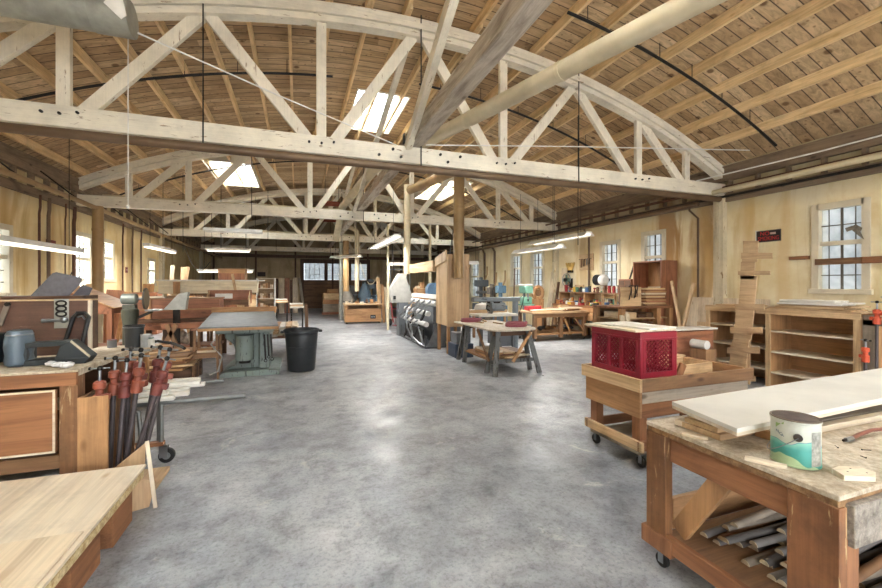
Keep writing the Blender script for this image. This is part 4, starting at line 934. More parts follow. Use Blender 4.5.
# warning sign
y, z = onX(769, 236, XR)
t = thing('wall_sign', 'black sign with red lettering on the right wall', 'sign', (XR-.005, y, z))
B(-.012, 0, -.19, .19, -.10, .10).build('board', plain('sign_black', '#1b1413', .5), t); fb = MB().box(-.016, 0, -.20, .20, .095, .105).box(-.016, 0, -.20, .20, -.105, -.095).box(-.016, 0, -.2, -.19, -.105, .105).box(-.016, 0, .19, .20, -.105, .105); fb.build('frame', plain('sign_frame', '#57504a', .6), t)
SR = plain('sign_red', '#d0232a', .5)
text('NO', .10, SR, t, (-.014, .06, .045), (PI/2, 0, -PI/2)); text('SMOKING', .10, SR, t, (-.014, 0, -.045), (PI/2, 0, -PI/2), sx=.78)
B(-.015, -.013, -.12, -.03, .025, .06).build('cigarette_mark', plain('sign_pale', '#c9b3a8', .6), t)
y, z = onX(757, 236, XR); solo('wall_card', 'narrow white card beside the black and red sign', 'card', B(-.006, 0, -.025, .025, -.1, .1), WHITE, (XR-.002, y, z))
# low ply box behind cart with white plank
t = thing('low_box', 'reddish plywood box behind the rolling cart, topped by a white plank', 'box', (4.75, 4.3, 0))
B(0, 1.15, 0, .02, .3, .80).build('front', wood('red', 'x'), t, bev=.002); B(0, 1.15, .58, .6, .3, .80).build('back', wood('red', 'x'), t); B(0, .02, .02, .58, .3, .8).build('side', wood('red', 'y'), t); B(1.13, 1.15, .02, .58, .3, .8).build('side', wood('red', 'y'), t)
B(.02, 1.13, .02, .58, .3, .32).build('bottom', wood('ply', 'x'), t)
for x in (.02, 1.05):
    for y in (.02, .5): B(x, x+.08, y, y+.08, 0, .3).build('leg', wood('bench', 'z'), t)
solo('board', 'long white plank lying on the reddish plywood box', 'board', B(0, 1.6, 0, .3, 0, .025), wood('white', 'x'), (4.5, 4.45, .802), -.05, bev=.003)
x, y = D(702, 5.0); t = thing('roll', 'small white roll of paper between the cart and the shelving unit', 'roll', (5.35, 4.05, 0))
B(-.10, .10, -.12, .12, 0, .60).build('stand', wood('brown', 'z'), t); MB().cyl((-.06, -.11, .66), (-.06, .11, .66), .06, n=20).build('paper', WHITE, t)
# ================================================================ helpers for the middle ground
def zat(v, d): return 1.5+(284-v)/400*d
def yline(u, Y): # point in column u on the plane y = Y
    k = (u-441)/FPX; d = Y/(CT-k*ST); return d*(k*CT+ST), d
def trestle(t, x0, x1, y, z, mat_):
    for x in (x0, x1):
        for s in (-1, 1): MB().bar((x, y+s*.04, z), (x, y+s*.22, 0), .07, .035, (1, 0, 0)).build('leg', mat_, t)
# ---------------------------------------------------------------- trash bin
t = thing('trash_bin', 'large black plastic trash bin standing alone on the concrete floor', 'trash bin', (.06, 7.42, 0))
BB = plain('bin_black', '#303438', .45, 0, .12, 5)
MB().lathe([(.215, 0), (.225, .02), (.262, .50), (.272, .60), (.268, .61), (.278, .655), (.297, .665), (.300, .70), (.292, .715), (.277, .715), (.268, .60), (.21, .03)], n=36).build('body', BB, t)
for a in (0, PI): 
    mb = MB(); s = 1 if a == 0 else -1
    mb.box(*sorted((s*.285, s*.345)), -.07, .07, .655, .69); mb.build('handle', BB, t, bev=.01)
MB().torus((0, 0, .42), .256, .006, n=36).build('rib', BB, t)
# ---------------------------------------------------------------- cast iron saw
t = thing('shaper_table', 'pale green cast iron machine with a wide grey table and a wooden fence', 'machine', (-.85, 7.6, 0))
GRN = painted('machgreen', '#7e8a84', '#4c524e', .57, 'z', .5)
TOPM = metal('tabletop', '#868d92', .5, .5)
MB().add([(-.56,-.75,.80),(.56,-.75,.80),(.38,1.45,.89),(-.76,1.45,.89),(-.56,-.75,.845),(.56,-.75,.845),(.38,1.45,.935),(-.76,1.45,.935)],[(0,3,2,1),(4,5,6,7),(0,1,5,4),(1,2,6,5),(2,3,7,6),(3,0,4,7)]).build('table', TOPM, t, bev=.008)
B(-.56, .56, -.78, -.75, .79, .83).build('front_trim', wood('orange', 'x'), t); B(-.78, .42, 1.46, 1.51, .90, 1.03).build('fence', wood('orange', 'x'), t, bev=.004)
B(-.36, .48, -.6, .5, .72, .80).build('bed', GRN, t, bev=.02)
MB().prism([(-.34, 0), (.56, 0), (.56, .07), (.42, .09), (-.26, .09), (-.34, .05)], 1.25, 'y', -.45).build('base', GRN, t, bev=.01)
MB().prism([(-.28, .09), (.32, .09), (.24, .14), (.24, .62), (.30, .72), (-.30, .72), (-.28, .60), (-.16, .5), (-.10, .3), (-.14, .16)], .7, 'y', -.2).build('column', GRN, t, bev=.02)
MB().cyl((0.02, -.28, .25), (.02, -.28, .66), .14, n=24).build('motor', GRN, t); MB().cyl((0.02, -.28, .2), (.02, -.28, .25), .09, n=20).build('motor_cap', IRON, t)
B(.24, .40, -.3, .35, .09, .72).build('side_leg', GRN, t, bev=.02)
MB().tube([(-.34, -.40, .7), (-.44, -.46, .55), (-.28, -.47, .35), (-.34, -.48, .12), (-.45, -.5, .08)], .012, 8).build('power_cord', plain('cordgrey', '#a9a9a2', .6), t)
for k, (x, L_) in enumerate(((.32, .42), (.37, .36), (.42, .40))):
    solo('hand_wrench', ('long wrench hanging on the green machine, left of three', 'short wrench hanging on the green machine between the other two', 'wrench hanging on the right side of the green machine')[k], 'wrench', MB().bar((0, 0, 0), (0.02, 0, -L_), .028, .008, (0, 1, 0)).torus((.02, 0, -L_-.02), .022, .007, 'y', 10, 5), IRON, (-.85+x, 7.28, .66))
# ---------------------------------------------------------------- small stand
t = thing('stool', 'small worn brown wooden stand with scraps on its shelf left of the green machine', 'stool', (-1.54, 7.12, 0))
for x, y in ((0, 0), (.30, 0), (0, .3), (.30, .3)): MB().bar((x+.03, y+.02, .78), (x+.03+(x-.15)*.15, y+.02, 0), .035, .03).build('leg', wood('brown', 'z'), t)
B(-.02, .38, -.02, .36, .775, .80).build('seat', wood('red', 'x'), t, bev=.003); B(.02, .34, .0, .34, .34, .42).build('drawer_shelf', wood('brown', 'x'), t, bev=.003)
for k, (x, y, z, a, l) in enumerate(((-1.49, 7.17, .421, .0, .26), (-1.50, 7.26, .421, -.0, .24), (-1.48, 7.18, .452, .0, .2), (-1.46, 7.27, .452, 0, .22))):
    solo('offcut', ('front lower scrap on the shelf of the small brown stand', 'rear lower scrap on the shelf of the small brown stand', 'front upper scrap on the shelf of the small brown stand', 'rear upper scrap on the shelf of the small brown stand')[k], 'offcut', B(0, l, 0, .06, 0, .03), wood(('pale', 'brown', 'orange', 'pine')[k], 'x'), (x, y, z), a)
# ---------------------------------------------------------------- pile of boards on the floor (left)
t = thing('pallet', 'low wooden skid under the brown board pile at left', 'pallet', (-2.45, 6.82, 0))
for y in (0, .38, .72): B(0, .95, y, y+.08, 0, .24).build('runner', wood('dark', 'x'), t)
ns = ('bottom', 'second', 'third', 'fourth', 'fifth', 'sixth', 'seventh', 'top')
for k in range(8):
    l = random.uniform(.8, 1.0); solo('plywood_offcut', '%s board of the brown board pile on the low skid at left' % ns[k], 'board', B(-l/2, l/2, -.45, .45, 0, .026), wood(('orange', 'brown', 'pine', 'orange', 'red', 'orange', 'pine', 'brown')[k], 'x'), (-1.98+random.uniform(-.08, .08), 7.22+random.uniform(-.05, .05), .241+.027*k), random.uniform(-.12, .12), group='boards piled on the low skid', bev=.003)
for k, (x0, y0, x1, y1, z, m) in enumerate(((-2.5, 6.8, -1.6, 7.2, .472, 'pine'), (-2.4, 7.4, -1.7, 7.0, .498, 'brown'), (-2.6, 7.2, -1.9, 7.4, .525, 'orange'))):
    solo('board', ('pine board slanting across the brown board pile', 'dark brown board crossing the brown board pile', 'orange board on the back of the brown board pile')[k], 'board', MB().bar((x0, y0, z), (x1, y1, z), .14, .024, (0, 0, 1)), wood(m, 'x'), bev=.003)
t = thing('strap_coil', 'black rubber strap draped over the brown board pile', 'strap', (-2.0, 7.1, .545))
MB().tube([(-.35, -.1, .0), (-.25, 0, .05), (0, .05, .09), (.2, .02, .05), (.35, -.15, .02), (.42, -.25, .0)], .022, 8).build('strap', RUB, t)
# ---------------------------------------------------------------- black bucket table
t = thing('side_table', 'low table with a pale dusty top behind the left clamp bin', 'table', (-3.1, 5.55, 0))
B(0, 1.35, 0, .85, .655, .69).build('tabletop', BTOP, t, bev=.004)
for x in (.03, 1.15):
    for y in (.03, .75): B(x, x+.07, y, y+.07, 0, .655).build('leg', wood('orange', 'z'), t)
B(.05, 1.2, .1, .8, .2, .22).build('shelf', wood('brown', 'x'), t)
x, y = D(134, 5.15); t = thing('bucket', 'black plastic bucket on the pale dusty low table', 'bucket', (x, y, .691))
t.scale = (.82, .82, .95)
MB().lathe([(.11, 0), (.115, .005), (.132, .27), (.140, .275), (.140, .295), (.128, .295), (.108, .01)], n=26).build('pail', plain('bucketblack', '#33363a', .5), t); MB().torus((0, 0, .27), .142, .004, a0=PI*.9, a1=PI*2.1).build('handle', STEEL, t)
# ---------------------------------------------------------------- disc grinder
x, y = D(130, 7.0); t = thing('disc_grinder', 'old disc grinder with a grey motor on an olive pedestal at left', 'machine', (x, y, 0))
t.scale = (.74, .74, 1)
OL = painted('olive', '#4a4d42', '#3f3f36', .58, 'z', .5)
MB().lathe([(.22, 0), (.22, .05), (.15, .10), (.14, .8), (.17, .95), (.17, 1.05), (.12, 1.08)], n=20).build('pedestal', OL, t)
MB().lathe([(.07, -.17), (.09, -.15), (.095, .12), (.07, .15)], c=(0, 0, 1.24), n=20, ax='x').build('motor', metal('mot', '#7d847e', .4, .3), t)
B(-.12, .12, -.1, .1, 1.06, 1.14).build('motor_foot', OL, t); MB().cyl((.15, 0, 1.24), (.30, 0, 1.24), .02, n=10).build('shaft', STEEL, t)
MB().cyl((.29, 0, 1.24), (.33, 0, 1.24), .19, n=32).build('disc', metal('disc', '#4d4a42', .5, .3), t, bev=.003); MB().cyl((.33, 0, 1.24), (.338, 0, 1.24), .18, n=32).build('abrasive_face', plain('abr', '#8b7c63', .8), t)
B(.34, .62, -.16, .16, 1.02, 1.05).build('work_rest', STEEL, t); MB().bar((.14, 0, .9), (.46, 0, 1.02), .05, .04).build('rest_arm', IRON, t)
t = thing('machine_guard', 'pale sheet metal hood right of the old disc grinder', 'guard', (x+.62, y+.25, 1.0))
MB().prism([(-.20, .02), (.05, .32), (.2, .35), (.16, .02)], .16, 'y', 0).build('hood', metal('hood', '#c4c7c2', .4, .4), t, bev=.004)
B(-.05, .05, .04, .12, -1.0, .02).build('stand', IRON, t)
# ---------------------------------------------------------------- sloped brown desk & furniture at the left wall
t = thing('sloped_desk', 'reddish wooden desk with a sloping lid by the left wall', 'desk', (-3.95, 8.9, 0))
MB().prism([(0, .95), (.75, .95), (.75, 1.06), (0, 1.42)], .9, 'y', 0).build('lid_box', wood('red', 'y'), t, bev=.005)
MB().bar((-.02, .45, 1.45), (.80, .45, 1.06), 1.0, .02, (.43, 0, .9)).build('lid', wood('orange', 'y'), t)
for xx in (.0, .67):
    for yy in (0, .8): B(xx, xx+.08, yy, yy+.08, 0, .95).build('leg', wood('red', 'z'), t)
B(.02, .7, .05, .85, .3, .33).build('shelf', wood('red', 'x'), t)
t = thing('chair', 'light wooden chair back behind the brown duct on the left', 'chair', (-3.5, 7.7, 0), .3)
for xx in (0, .38):
    for yy in (0, .38): B(xx, xx+.035, yy, yy+.035, 0, .45 if yy == 0 else 1.0).build('leg', wood('pine', 'z'), t)
B(0, .42, 0, .42, .45, .48).build('seat', wood('pine', 'x'), t, bev=.004)
for z in (.65, .8, .95): B(.03, .39, .385, .405, z, z+.05).build('back_slat', wood('pine', 'x'), t)
# ---------------------------------------------------------------- long red panels
t = thing('long_chest', 'long reddish brown panelled chest on a dark table at left', 'chest', (-2.96, 9.2, 0))
RW_ = wood('red', 'x'); B(0, 1.45, 0, .5, .82, 1.20).build('body', RW_, t, bev=.004)
B(-.01, 1.46, -.012, 0, .98, 1.01).build('moulding', wood('orange', 'x'), t); B(.18, .28, -.03, -.012, .80, 1.21).build('strap_board', wood('orange', 'z'), t, bev=.003)
B(-.02, 1.47, -.02, .52, 1.20, 1.225).build('top', wood('brown', 'x'), t, bev=.003)
t2 = thing('dark_table', 'dark brown table with thick legs carrying the long reddish chest', 'table', (-3.0, 9.0, 0))
B(0, 1.6, 0, .8, .76, .819).build('tabletop', wood('dark', 'x'), t2, bev=.004); B(.05, 1.55, .03, .06, .62, .76).build('apron', wood('red', 'x'), t2)
for xx in (.08, .55, 1.0, 1.45):
    for yy in (.05, .7): B(xx, xx+.09, yy, yy+.06, 0, .76).build('leg', wood('dark', 'z'), t2)
B(.1, 1.5, .1, .7, .25, .28).build('shelf', wood('red', 'x'), t2)
x, y = D(190, 8.3)
t = thing('plastic_bag', 'crumpled pale bag on the shelf of the dark table', 'bag', (-2.1, 9.3, .281)); b_ = MB()
for k in range(8): b_.ball((random.uniform(-.12, .12), random.uniform(-.06, .06), .08+random.uniform(0, .12)), random.uniform(.05, .09), 8)
q = b_.build('bag', plain('bagw', '#cbb9a6', .6, 0, .2, 20), t); rm = q.modifiers.new('r', 'REMESH'); rm.mode = 'VOXEL'; rm.voxel_size = .015
# tray behind the green machine
t = thing('open_tray', 'open reddish wooden tray tilted behind the green machine', 'tray', (-1.88, 9.88, 0))
t.scale = (.82, 1, 1)
TR = wood('red', 'x'); B(-.05, 1.05, .4, .43, 1.05, 1.36).build('back', TR, t); B(0, 1.0, 0, .42, 1.03, 1.05).build('bottom', TR, t); B(-.02, 1.02, -.02, 0, 1.03, 1.15).build('front', wood('brown', 'x'), t)
MB().prism([(0, 1.03), (.42, 1.03), (.42, 1.36), (0, 1.15)], .02, 'x', -.02).build('end', wood('pine', 'z'), t); MB().prism([(0, 1.03), (.42, 1.03), (.42, 1.36), (0, 1.15)], .02, 'x', 1.0).build('end', wood('pine', 'z'), t)
for xx in (.02, .92): 
    for yy in (0, .34): B(xx, xx+.06, yy, yy+.06, 0, 1.03).build('leg', wood('brown', 'z'), t)
t = thing('small_notice', 'small white card standing on the front edge of the open tray', 'card', (-1.70, 9.865, 1.15)); B(0, .34, -.01, 0, .03, .14).build('card', WHITE, t); B(.16, .18, -.01, 0, 0, .03).build('stem', IRON, t)
# ---------------------------------------------------------------- stacked pale beams on trestles
x0, d0 = yline(160, 11.3); x1, _ = yline(258, 11.3)
t = thing('trestle', 'left pine trestle under the long pale beams', 'trestle', (x0+.35, 11.3, 0)); B(-.05, .05, -.3, .3, 1.2, 1.27).build('top_rail', wood('pine', 'y'), t)
for s in (-1, 1): 
    for q in (-.22, .22): MB().bar((0, q, 1.2), (s*.25, q*1.2, 0), .06, .04, (0, 1, 0)).build('leg', wood('pine', 'z'), t)
dup(t, (x1-.35, 11.3, 0), label='right pine trestle under the long pale beams')
CRM = wood('beam', 'x')
for k, (z, h, yy) in enumerate(((1.271, .17, .0), (1.442, .13, .02))):
    solo('long_beam', ('lower long pale box beam on the trestles', 'upper long pale box beam on the trestles')[k], 'beam', B(0, x1-x0, -.14, .14, 0, h), CRM, (x0, 11.3+yy, z), bev=.004)
solo('board', 'thin white top board over the stacked pale beams', 'board', B(0, x1-x0+.2, -.2, .2, 0, .03), wood('white', 'x'), (x0-.05, 11.3, 1.573), bev=.003)
xb, _ = yline(174, 11.1); solo('board', 'orange pine board upright across the left end of the pale beams', 'board', B(0, .14, 0, .03, 0, 1.55), wood('orange', 'z'), (xb-.02, 11.10, 0))
xb, _ = yline(248, 11.1); solo('board', 'slanting pine stick leaning on the right end of the pale beams', 'board', MB().bar((0, -.35, 0), (-.35, .02, 1.75), .06, .03), wood('pine', 'z'), (xb, 11.05, 0))
x2, _ = yline(218, 12.6); x3, _ = yline(245, 12.6)
t = thing('cabinet', 'brown wooden cabinet top showing above the pale beams', 'cabinet', (x2, 12.6, 0)); B(0, x3-x2, 0, .5, 0, zat(270, 12.4)).build('body', wood('orange', 'x'), t, bev=.004); B(.02, x3-x2-.02, -.015, 0, .1, 1.8).build('door', wood('red', 'z'), t)
for k, (u0, u1, vt, tilt, kd, lb) in enumerate(((166, 170, 265, .04, 'cream', 'tall pale board leaning by the left end of the pale beams'), (172, 176, 266, .12, 'pine', 'tall pine board leaning beside the tallest pale board'), (174, 180, 266, .02, 'pine', 'wide upright pine board behind the pale beams'), (157, 161, 283, 0, 'orange', 'orange upright board left of the pale beams'))):
    a, d = yline(u0, 12.0); b_, _ = yline(u1, 12.0); z = zat(vt, d)
    solo('board', lb, 'board', MB().bar((0, 0, 0), (tilt*z, .2, z), b_-a, .03, (0, 1, 0)), wood(kd, 'z'), (a+.02, 12.0+.25*k, 0))
# shelf of small parts right of the beams
x0, d = yline(256, 13.0); x1, _ = yline(275, 13.0)
t = thing('parts_shelf', 'white sided shelf crammed with wood pieces behind the green machine', 'shelf', (x0, 13.0, 0)); w = x1-x0; H = zat(278, d)
B(0, .03, 0, .4, 0, H).build('side', WHITE, t); B(w-.03, w, 0, .4, 0, H).build('side', WHITE, t); B(0, w, .38, .4, 0, H).build('back', wood('pine', 'x'), t)
for z in (.4, .75, 1.05, 1.35, H-.03): B(.03, w-.03, 0, .38, z, z+.025).build('shelf', wood('pale', 'x'), t)
for zi, z in enumerate((.775, 1.075, 1.375)):
    for k in range(6):
        solo('offcut', '%s scrap on the %s shelf of the white sided parts shelf' % (('red', 'pale', 'pine', 'orange', 'brown', 'small pale')[k], ('lower', 'middle', 'upper')[zi]), 'offcut', B(0, w/8, 0, random.uniform(.1, .3), 0, random.uniform(.06, .18)), wood(('red', 'pale', 'pine', 'orange', 'brown', 'pale')[k], 'x'), (x0+.05+k*(w-.1)/6.2, 13.02, z+.001), 0)
# lumber cart with strips by the bin
LCZ = 0
t = thing('lumber_cart', 'steel lumber cart with upright wooden stakes behind the black bin', 'cart', (-.75, 8.7, 0))
B(0, .95, 0, 1.3, .40, .44).build('deck', wood('brown', 'y'), t)
for xx in (.06, .88):
    for yy in (.06, 1.22): MB().cyl((xx, yy, .12), (xx, yy, .4), .02, n=8).build('post', IRON, t); cc = MB().cyl((xx-.02, yy, .07), (xx+.02, yy, .07), .07, n=16).build('caster', RUB, t)
for xx, yy in ((.90, .02), (.90, .9)): B(xx, xx+.05, yy, yy+.09, .44, 1.05).build('stake', wood('brown', 'z'), t, bev=.004)
for k in range(14):
    solo('strip', 'thin wood strip in the layered pile on the lumber cart', 'strip', B(0, .10, 0, random.uniform(1.2, 1.5), 0, .028), wood(('pale', 'orange', 'white', 'red')[k % 4 if k < 7 else (0, 2)[k % 2]], 'y'), (-.75+.02+(k % 7)*.118+random.uniform(-.005, .005), 8.6+random.uniform(-.06, .06), .442+.03*(k//7)), random.uniform(-.02, .02), group='strips on the lumber cart')
for k in range(14, 26):
    solo('strip', 'thin wood strip in the layered pile on the lumber cart', 'strip', B(0, .10, 0, random.uniform(1.1, 1.5), 0, .028), wood(('pale', 'white', 'pine')[k % 3], 'y'), (-.70+(k % 6)*.118, 8.6+random.uniform(-.06, .06), .442+.03*(2+(k-14)//6)), random.uniform(-.03, .03), group='strips on the lumber cart')
# little stands beyond
for k, (u0, u1, v0, d, kd, lb) in enumerate(((290, 304, 307, 13.0, 'white', 'small white topped stand beyond the lumber cart'), (275, 288, 302, 14.5, 'pine', 'pine stand stacked with boards left of the small white stand'))):
    xa, ya = D(u0, d); xb, _ = D(u1, d); z = zat(v0, d)
    t = thing('work_stand', lb, 'stand', (xa, ya, 0)); w = xb-xa
    B(0, w, 0, .5, z-.04, z).build('top', wood(kd, 'x'), t)
    for xx in (.02, w-.06):
        for yy in (.02, .44): B(xx, xx+.04, yy, yy+.04, 0, z-.04).build('leg', IRON, t)
    for j in range(3):
        solo('board', ('%s board stacked on the '+lb) % ('lowest', 'middle', 'top')[j], 'board', B(0, w*.9, 0, .4, 0, .035), wood(('pale', 'orange', 'white')[j], 'x'), (xa+.02, ya+.04, z+.001+.036*j), .06*j)
# boards leaning at the end wall, left of the door
for k, (u0, u1, vt, kd, lb) in enumerate(((279, 284, 278, 'pale', 'pale tall board leaning on the end wall, leftmost'), (284.5, 289.5, 278, 'red', 'red brown door slab leaning on the end wall'), (290, 292.5, 280, 'dark', 'dark narrow board between the red slab and the pale board'), (293, 298, 277.5, 'pale', 'pale tall board right of the dark one at the end wall'), (275, 278, 278.5, 'dark', 'dark board at the left end of the leaning row'))):
    a, d = yline(u0, 22); b_, _ = yline(u1, 22); z = zat(vt, d)
    solo('leaning_board', lb, 'board', MB().bar(((b_-a)/2, 0, 0), ((b_-a)/2, .25, z), b_-a, .05, (0, 1, 0)), wood(kd, 'z'), (a, 22, 0))
a, d = yline(302, 21.5); solo('leaning_board', 'grey slanting post left of the roller door', 'post', MB().bar((.12, 0, 0), (-.12, .2, 1.8), .12, .06, (0, 1, 0)), wood('grey', 'z'), (a, 21.5, 0))
# storage under the left part of the end wall
for k, (u0, u1, vt, vb, d, c, lb) in enumerate(((258, 274, 296, 0, 19, 'brown', 'brown crate near the end wall left of the leaning boards'), (306, 318, 0, 0, 0, '', ''))):
    if d:
        xa, ya = D(u0, d); xb, _ = D(u1, d); t = thing('storage_box', lb, 'box', (xa, ya, 0)); B(0, xb-xa, 0, .6, 0, zat(vt, d)).build('body', wood(c, 'x'), t); B(-.02, xb-xa+.02, -.02, .62, zat(vt, d), zat(vt, d)+.03).build('lid', wood('pine', 'x'), t)
# stacked box by roller door
xa, ya = D(323, 19.5); xb, _ = D(340, 19.5)
t = thing('shipping_crate', 'wrapped square crate stacked beside the roller door', 'crate', (xa, ya, .12)); w = xb-xa
B(0, w, 0, .7, 0, .40).build('lower_box', wood('grey', 'x'), t, bev=.03); B(0, w, 0, .7, .40, .60).build('orange_band', plain('band', '#b9855a', .6), t); B(0.02, w-.02, 0.02, .68, .60, .92).build('upper_box', wood('pine', 'x'), t, bev=.04)
t = thing('pallet', 'red brown pallet under the wrapped crate by the roller door', 'pallet', (xa-.03, ya-.03, 0)); B(0, w+.06, 0, .76, .08, .118).build('deck', wood('red', 'x'), t)
for yy in (0, .34, .68): B(0, w+.06, yy, yy+.08, 0, .08).build('runner', wood('red', 'x'), t)
solo('carton', 'small tan carton on top of the wrapped crate', 'carton', B(0, .45, 0, .4, 0, .2), wood('orange', 'x'), (xa+.3, ya+.1, 1.042), .2)
# ply workbench box in the centre back
xa, ya = D(345, 15.0); w = 1.36
t = thing('plywood_bench', 'low plywood box bench with a dark slot and a socket in the middle back', 'bench', (xa, ya, 0), -.05); P_ = wood('orange', 'x')
B(0, w, -.02, 0, .06, .56).build('front_panel', P_, t, bev=.004); B(.0, .12, -.02, 0.0, .56, .70).build('front_stile', P_, t); B(w-.03, w, -.02, 0, .56, .70).build('front_stile', P_, t)
B(0, .02, 0, .8, .06, .70).build('side_panel', wood('pine', 'y'), t); B(w-.02, w, 0, .8, .06, .7).build('side_panel', wood('pine', 'y'), t); B(0, w, .78, .8, .06, .7).build('back_panel', P_, t)
B(-.04, w+.02, -.05, .84, .70, .75).build('top', wood('pine', 'x'), t, bev=.004); B(.02, w-.02, 0, .78, .3, .32).build('slot_floor', BLACK, t)
f_ = B(w-.42, w-.22, -.04, -.021, .18, .32).build('socket_plate', BLACK, t); MB().cyl((w-.36, -.05, .25), (w-.36, -.04, .25), .03, n=12).build('socket', STEEL, f_)
MB().cyl((w-.28, -.05, .25), (w-.28, -.04, .25), .03, n=12).build('socket', STEEL, f_)
for xx in (.05, w-.1): 
    for yy in (.03, .7): MB().cyl((xx, yy, .03), (xx+.04, yy, .03), .03, n=12).build('caster', RUB, t)
for k in range(7):
    hx = .05+k*.19; h = random.uniform(.03, .16)
    solo('workpiece', ('flat pale block at the left end of the plywood box bench', 'upright clamp block on the plywood box bench', 'brown block on the plywood box bench', 'tall white bottle shape on the plywood box bench', 'dark tool on the plywood box bench', 'orange block on the plywood box bench', 'pine block at the right end of the plywood box bench')[k], 'workpiece',
         MB().lathe([(.045, 0), (.05, .01), (.05, h), (.02, h+.03), (.02, h+.06)], n=10) if k % 3 == 1 else B(-.06, .06, -.05, .05, 0, h), wood(('pale', 'grey', 'brown', 'white', 'dark', 'orange', 'pine')[k], 'z'), (xa+hx+.05, ya+.3, .752), 0)
# blue grey machine behind it
xa, ya = D(361, 17.2); t = thing('dust_collector', 'blue grey machine with a cone hood behind the plywood box bench', 'machine', (xa, ya, 0))
BL = painted('bluemach', '#4f6474', '#2e3a44', .6, 'z', .5)
B(0, .7, 0, .6, 0, .9).build('cabinet', BL, t, bev=.02); MB().lathe([(.3, .9), (.28, 1.1), (.12, 1.45), (.1, 1.6)], c=(.2, .3, 0), n=18).build('cone', BL, t); B(.1, .9, .2, .3, 1.5, 1.62).build('arm', IRON, t); MB().cyl((.8, .25, 1.0), (.8, .25, 1.5), .07, n=12).build('head', BL, t)
B(.62, .98, .05, .45, 0, 1.0).build('side_stand', BL, t, bev=.01)
xa, ya = D(347, 17.6); t = thing('cyclone_hopper', 'pale cone topped bin under the brown duct', 'hopper', (xa, ya, 0))
MB().lathe([(.36, 0), (.36, .75), (.34, .78), (.28, .95), (.12, 1.25), (.1, 1.4)], n=20).build('drum', metal('cyc', '#a8a197', .5, .3), t); MB().torus((0, 0, .75), .36, .015, n=24).build('band', IRON, t)
# tall offcuts leaning by the bench
for k, (u, vt, kd, wd, lb) in enumerate(((380, 278, 'pine', .12, 'tallest pine board standing right of the plywood box bench'), (384, 284, 'orange', .1, 'orange board standing right of the plywood box bench'), (387.5, 287, 'pale', .12, 'pale board standing nearest the red hand truck'))):
    x, y = D(u, 15.6); solo('standing_board', lb, 'board', MB().bar((0, 0, 0), (-.06, .1, zat(vt, 15.6)), wd, .08, (0, 1, 0)), wood(kd, 'z'), (x, y, 0))
x, y = D(384.5, 15.8); t = thing('board_rack', 'low wooden rack holding the standing boards', 'rack', (x-.25, y+.14, 0)); B(0, .6, 0, .05, .5, .58).build('rail', wood('brown', 'x'), t)
for q in (0, .55): B(q, q+.05, 0, .05, 0, .5).build('post', wood('brown', 'z'), t)
# hand truck
x, y = D(397, 14.4); t = thing('hand_truck', 'red hand truck with two black wheels in the middle back', 'hand truck', (x, y, 0), .3)
RD = plain('truck_red', '#8f2f35', .5)
for s in (-.15, .15): MB().tube([(s, 0, .12), (s, .12, .6), (s, .25, 1.15)], .022, 8).build('rail', RD, t)
for z, yy in ((.3, .04), (.6, .12), (.9, .19), (1.14, .25)): MB().cyl((-.15, yy, z), (.15, yy, z), .018, n=8).build('crossbar', RD, t)
B(-.2, .2, -.22, .02, .02, .035).build('toe_plate', RD, t)
for s in (-.25, .25): w_ = MB().cyl((s-.03, .1, .13), (s+.03, .1, .13), .13, n=22).build('wheel', RUB, t, bev=.01); MB().cyl((s-.035, .1, .13), (s+.035, .1, .13), .05, n=12).build('hub', STEEL, w_)
# leaning white frame & wire rack
x, y = D(403, 12.3); solo('leaning_strip', 'tall white strip leaning near the red hand truck', 'strip', MB().bar((-.10, 0, 0), (.17, .3, 1.95), .07, .03, (0, 1, 0)), wood('white', 'z'), (x, y, 0))
x, y = D(394, 14.0); t = thing('wire_rack', 'tall grey tube rack behind the white strip', 'rack', (x+.1, y+1.0, 0)); gt2 = metal('rackgrey', '#a7aaa8', .5, .3)
for xx in (0, .75):
    for yy in (0, .5): MB().cyl((xx, yy, 0), (xx, yy, 2.1), .018, n=8).build('post', gt2, t)
for z in (.2, .8, 1.4, 2.05):
    fr = MB().tube([(0, 0, z), (.75, 0, z), (.75, .5, z), (0, .5, z), (0, 0, z)], .012, 6)
    for q in range(1, 8): fr.cyl((q*.094, 0, z), (q*.094, .5, z), .004, n=4)
    fr.build('wire_shelf', gt2, t)
# ---------------------------------------------------------------- roller machine
t = thing('sanding_machine', 'grey roller machine with three white rollers and a tilted steel frame', 'machine', (2.78, 8.82, 0))
DG = painted('darkgrey', '#70757a', '#4a4e52', .6, 'z', .5)
MB().prism([(.0, 0.03), (.42, .03), (.55, .5), (.55, .95), (.30, .95), (.28, .55)], .03, 'y', -.02).build('side_panel', metal('panelgrey', '#878c90', .45, .4), t, bev=.003)
B(.28, 1.0, .3, 2.2, .10, .95).build('cabinet', DG, t, bev=.01)
fr = [((0, 0, .03), (0, 2.4, .03)), ((0, 0, .03), (.5, 0, .03)), ((0, 0, .03), (.0, .0, .30)), ((0, 2.4, .03), (.0, 2.3, .35))]
for a, b_ in fr: MB().cyl(a, b_, .022, n=8).build('frame_tube', metal('fr', '#6a6d70', .4, .6), t)
WR_ = plain('roller', '#d9dada', .35)
for z, xx in ((1.03, .30), (.80, .10), (.55, .05)): MB().cyl((xx, .10, z), (xx, 2.2, z+.02), .06, n=18).build('roller', WR_, t)
for yy in (.0, .45, .9, 1.35):
    MB().bar((.12, yy, 1.10), (-.10, yy+.95, .58), .035, .03, (1, 0, 0)).build('arm', STEEL, t)
for yy in (.2, 1.0): 
    MB().bar((.0, yy, .06), (.05, yy+1.0, .85), .07, .03, (1, 0, 0)).build('scissor_arm', STEEL, t); MB().bar((.0, yy+1.0, .06), (.05, yy, .85), .07, .03, (1, 0, 0)).build('scissor_arm', IRON, t)
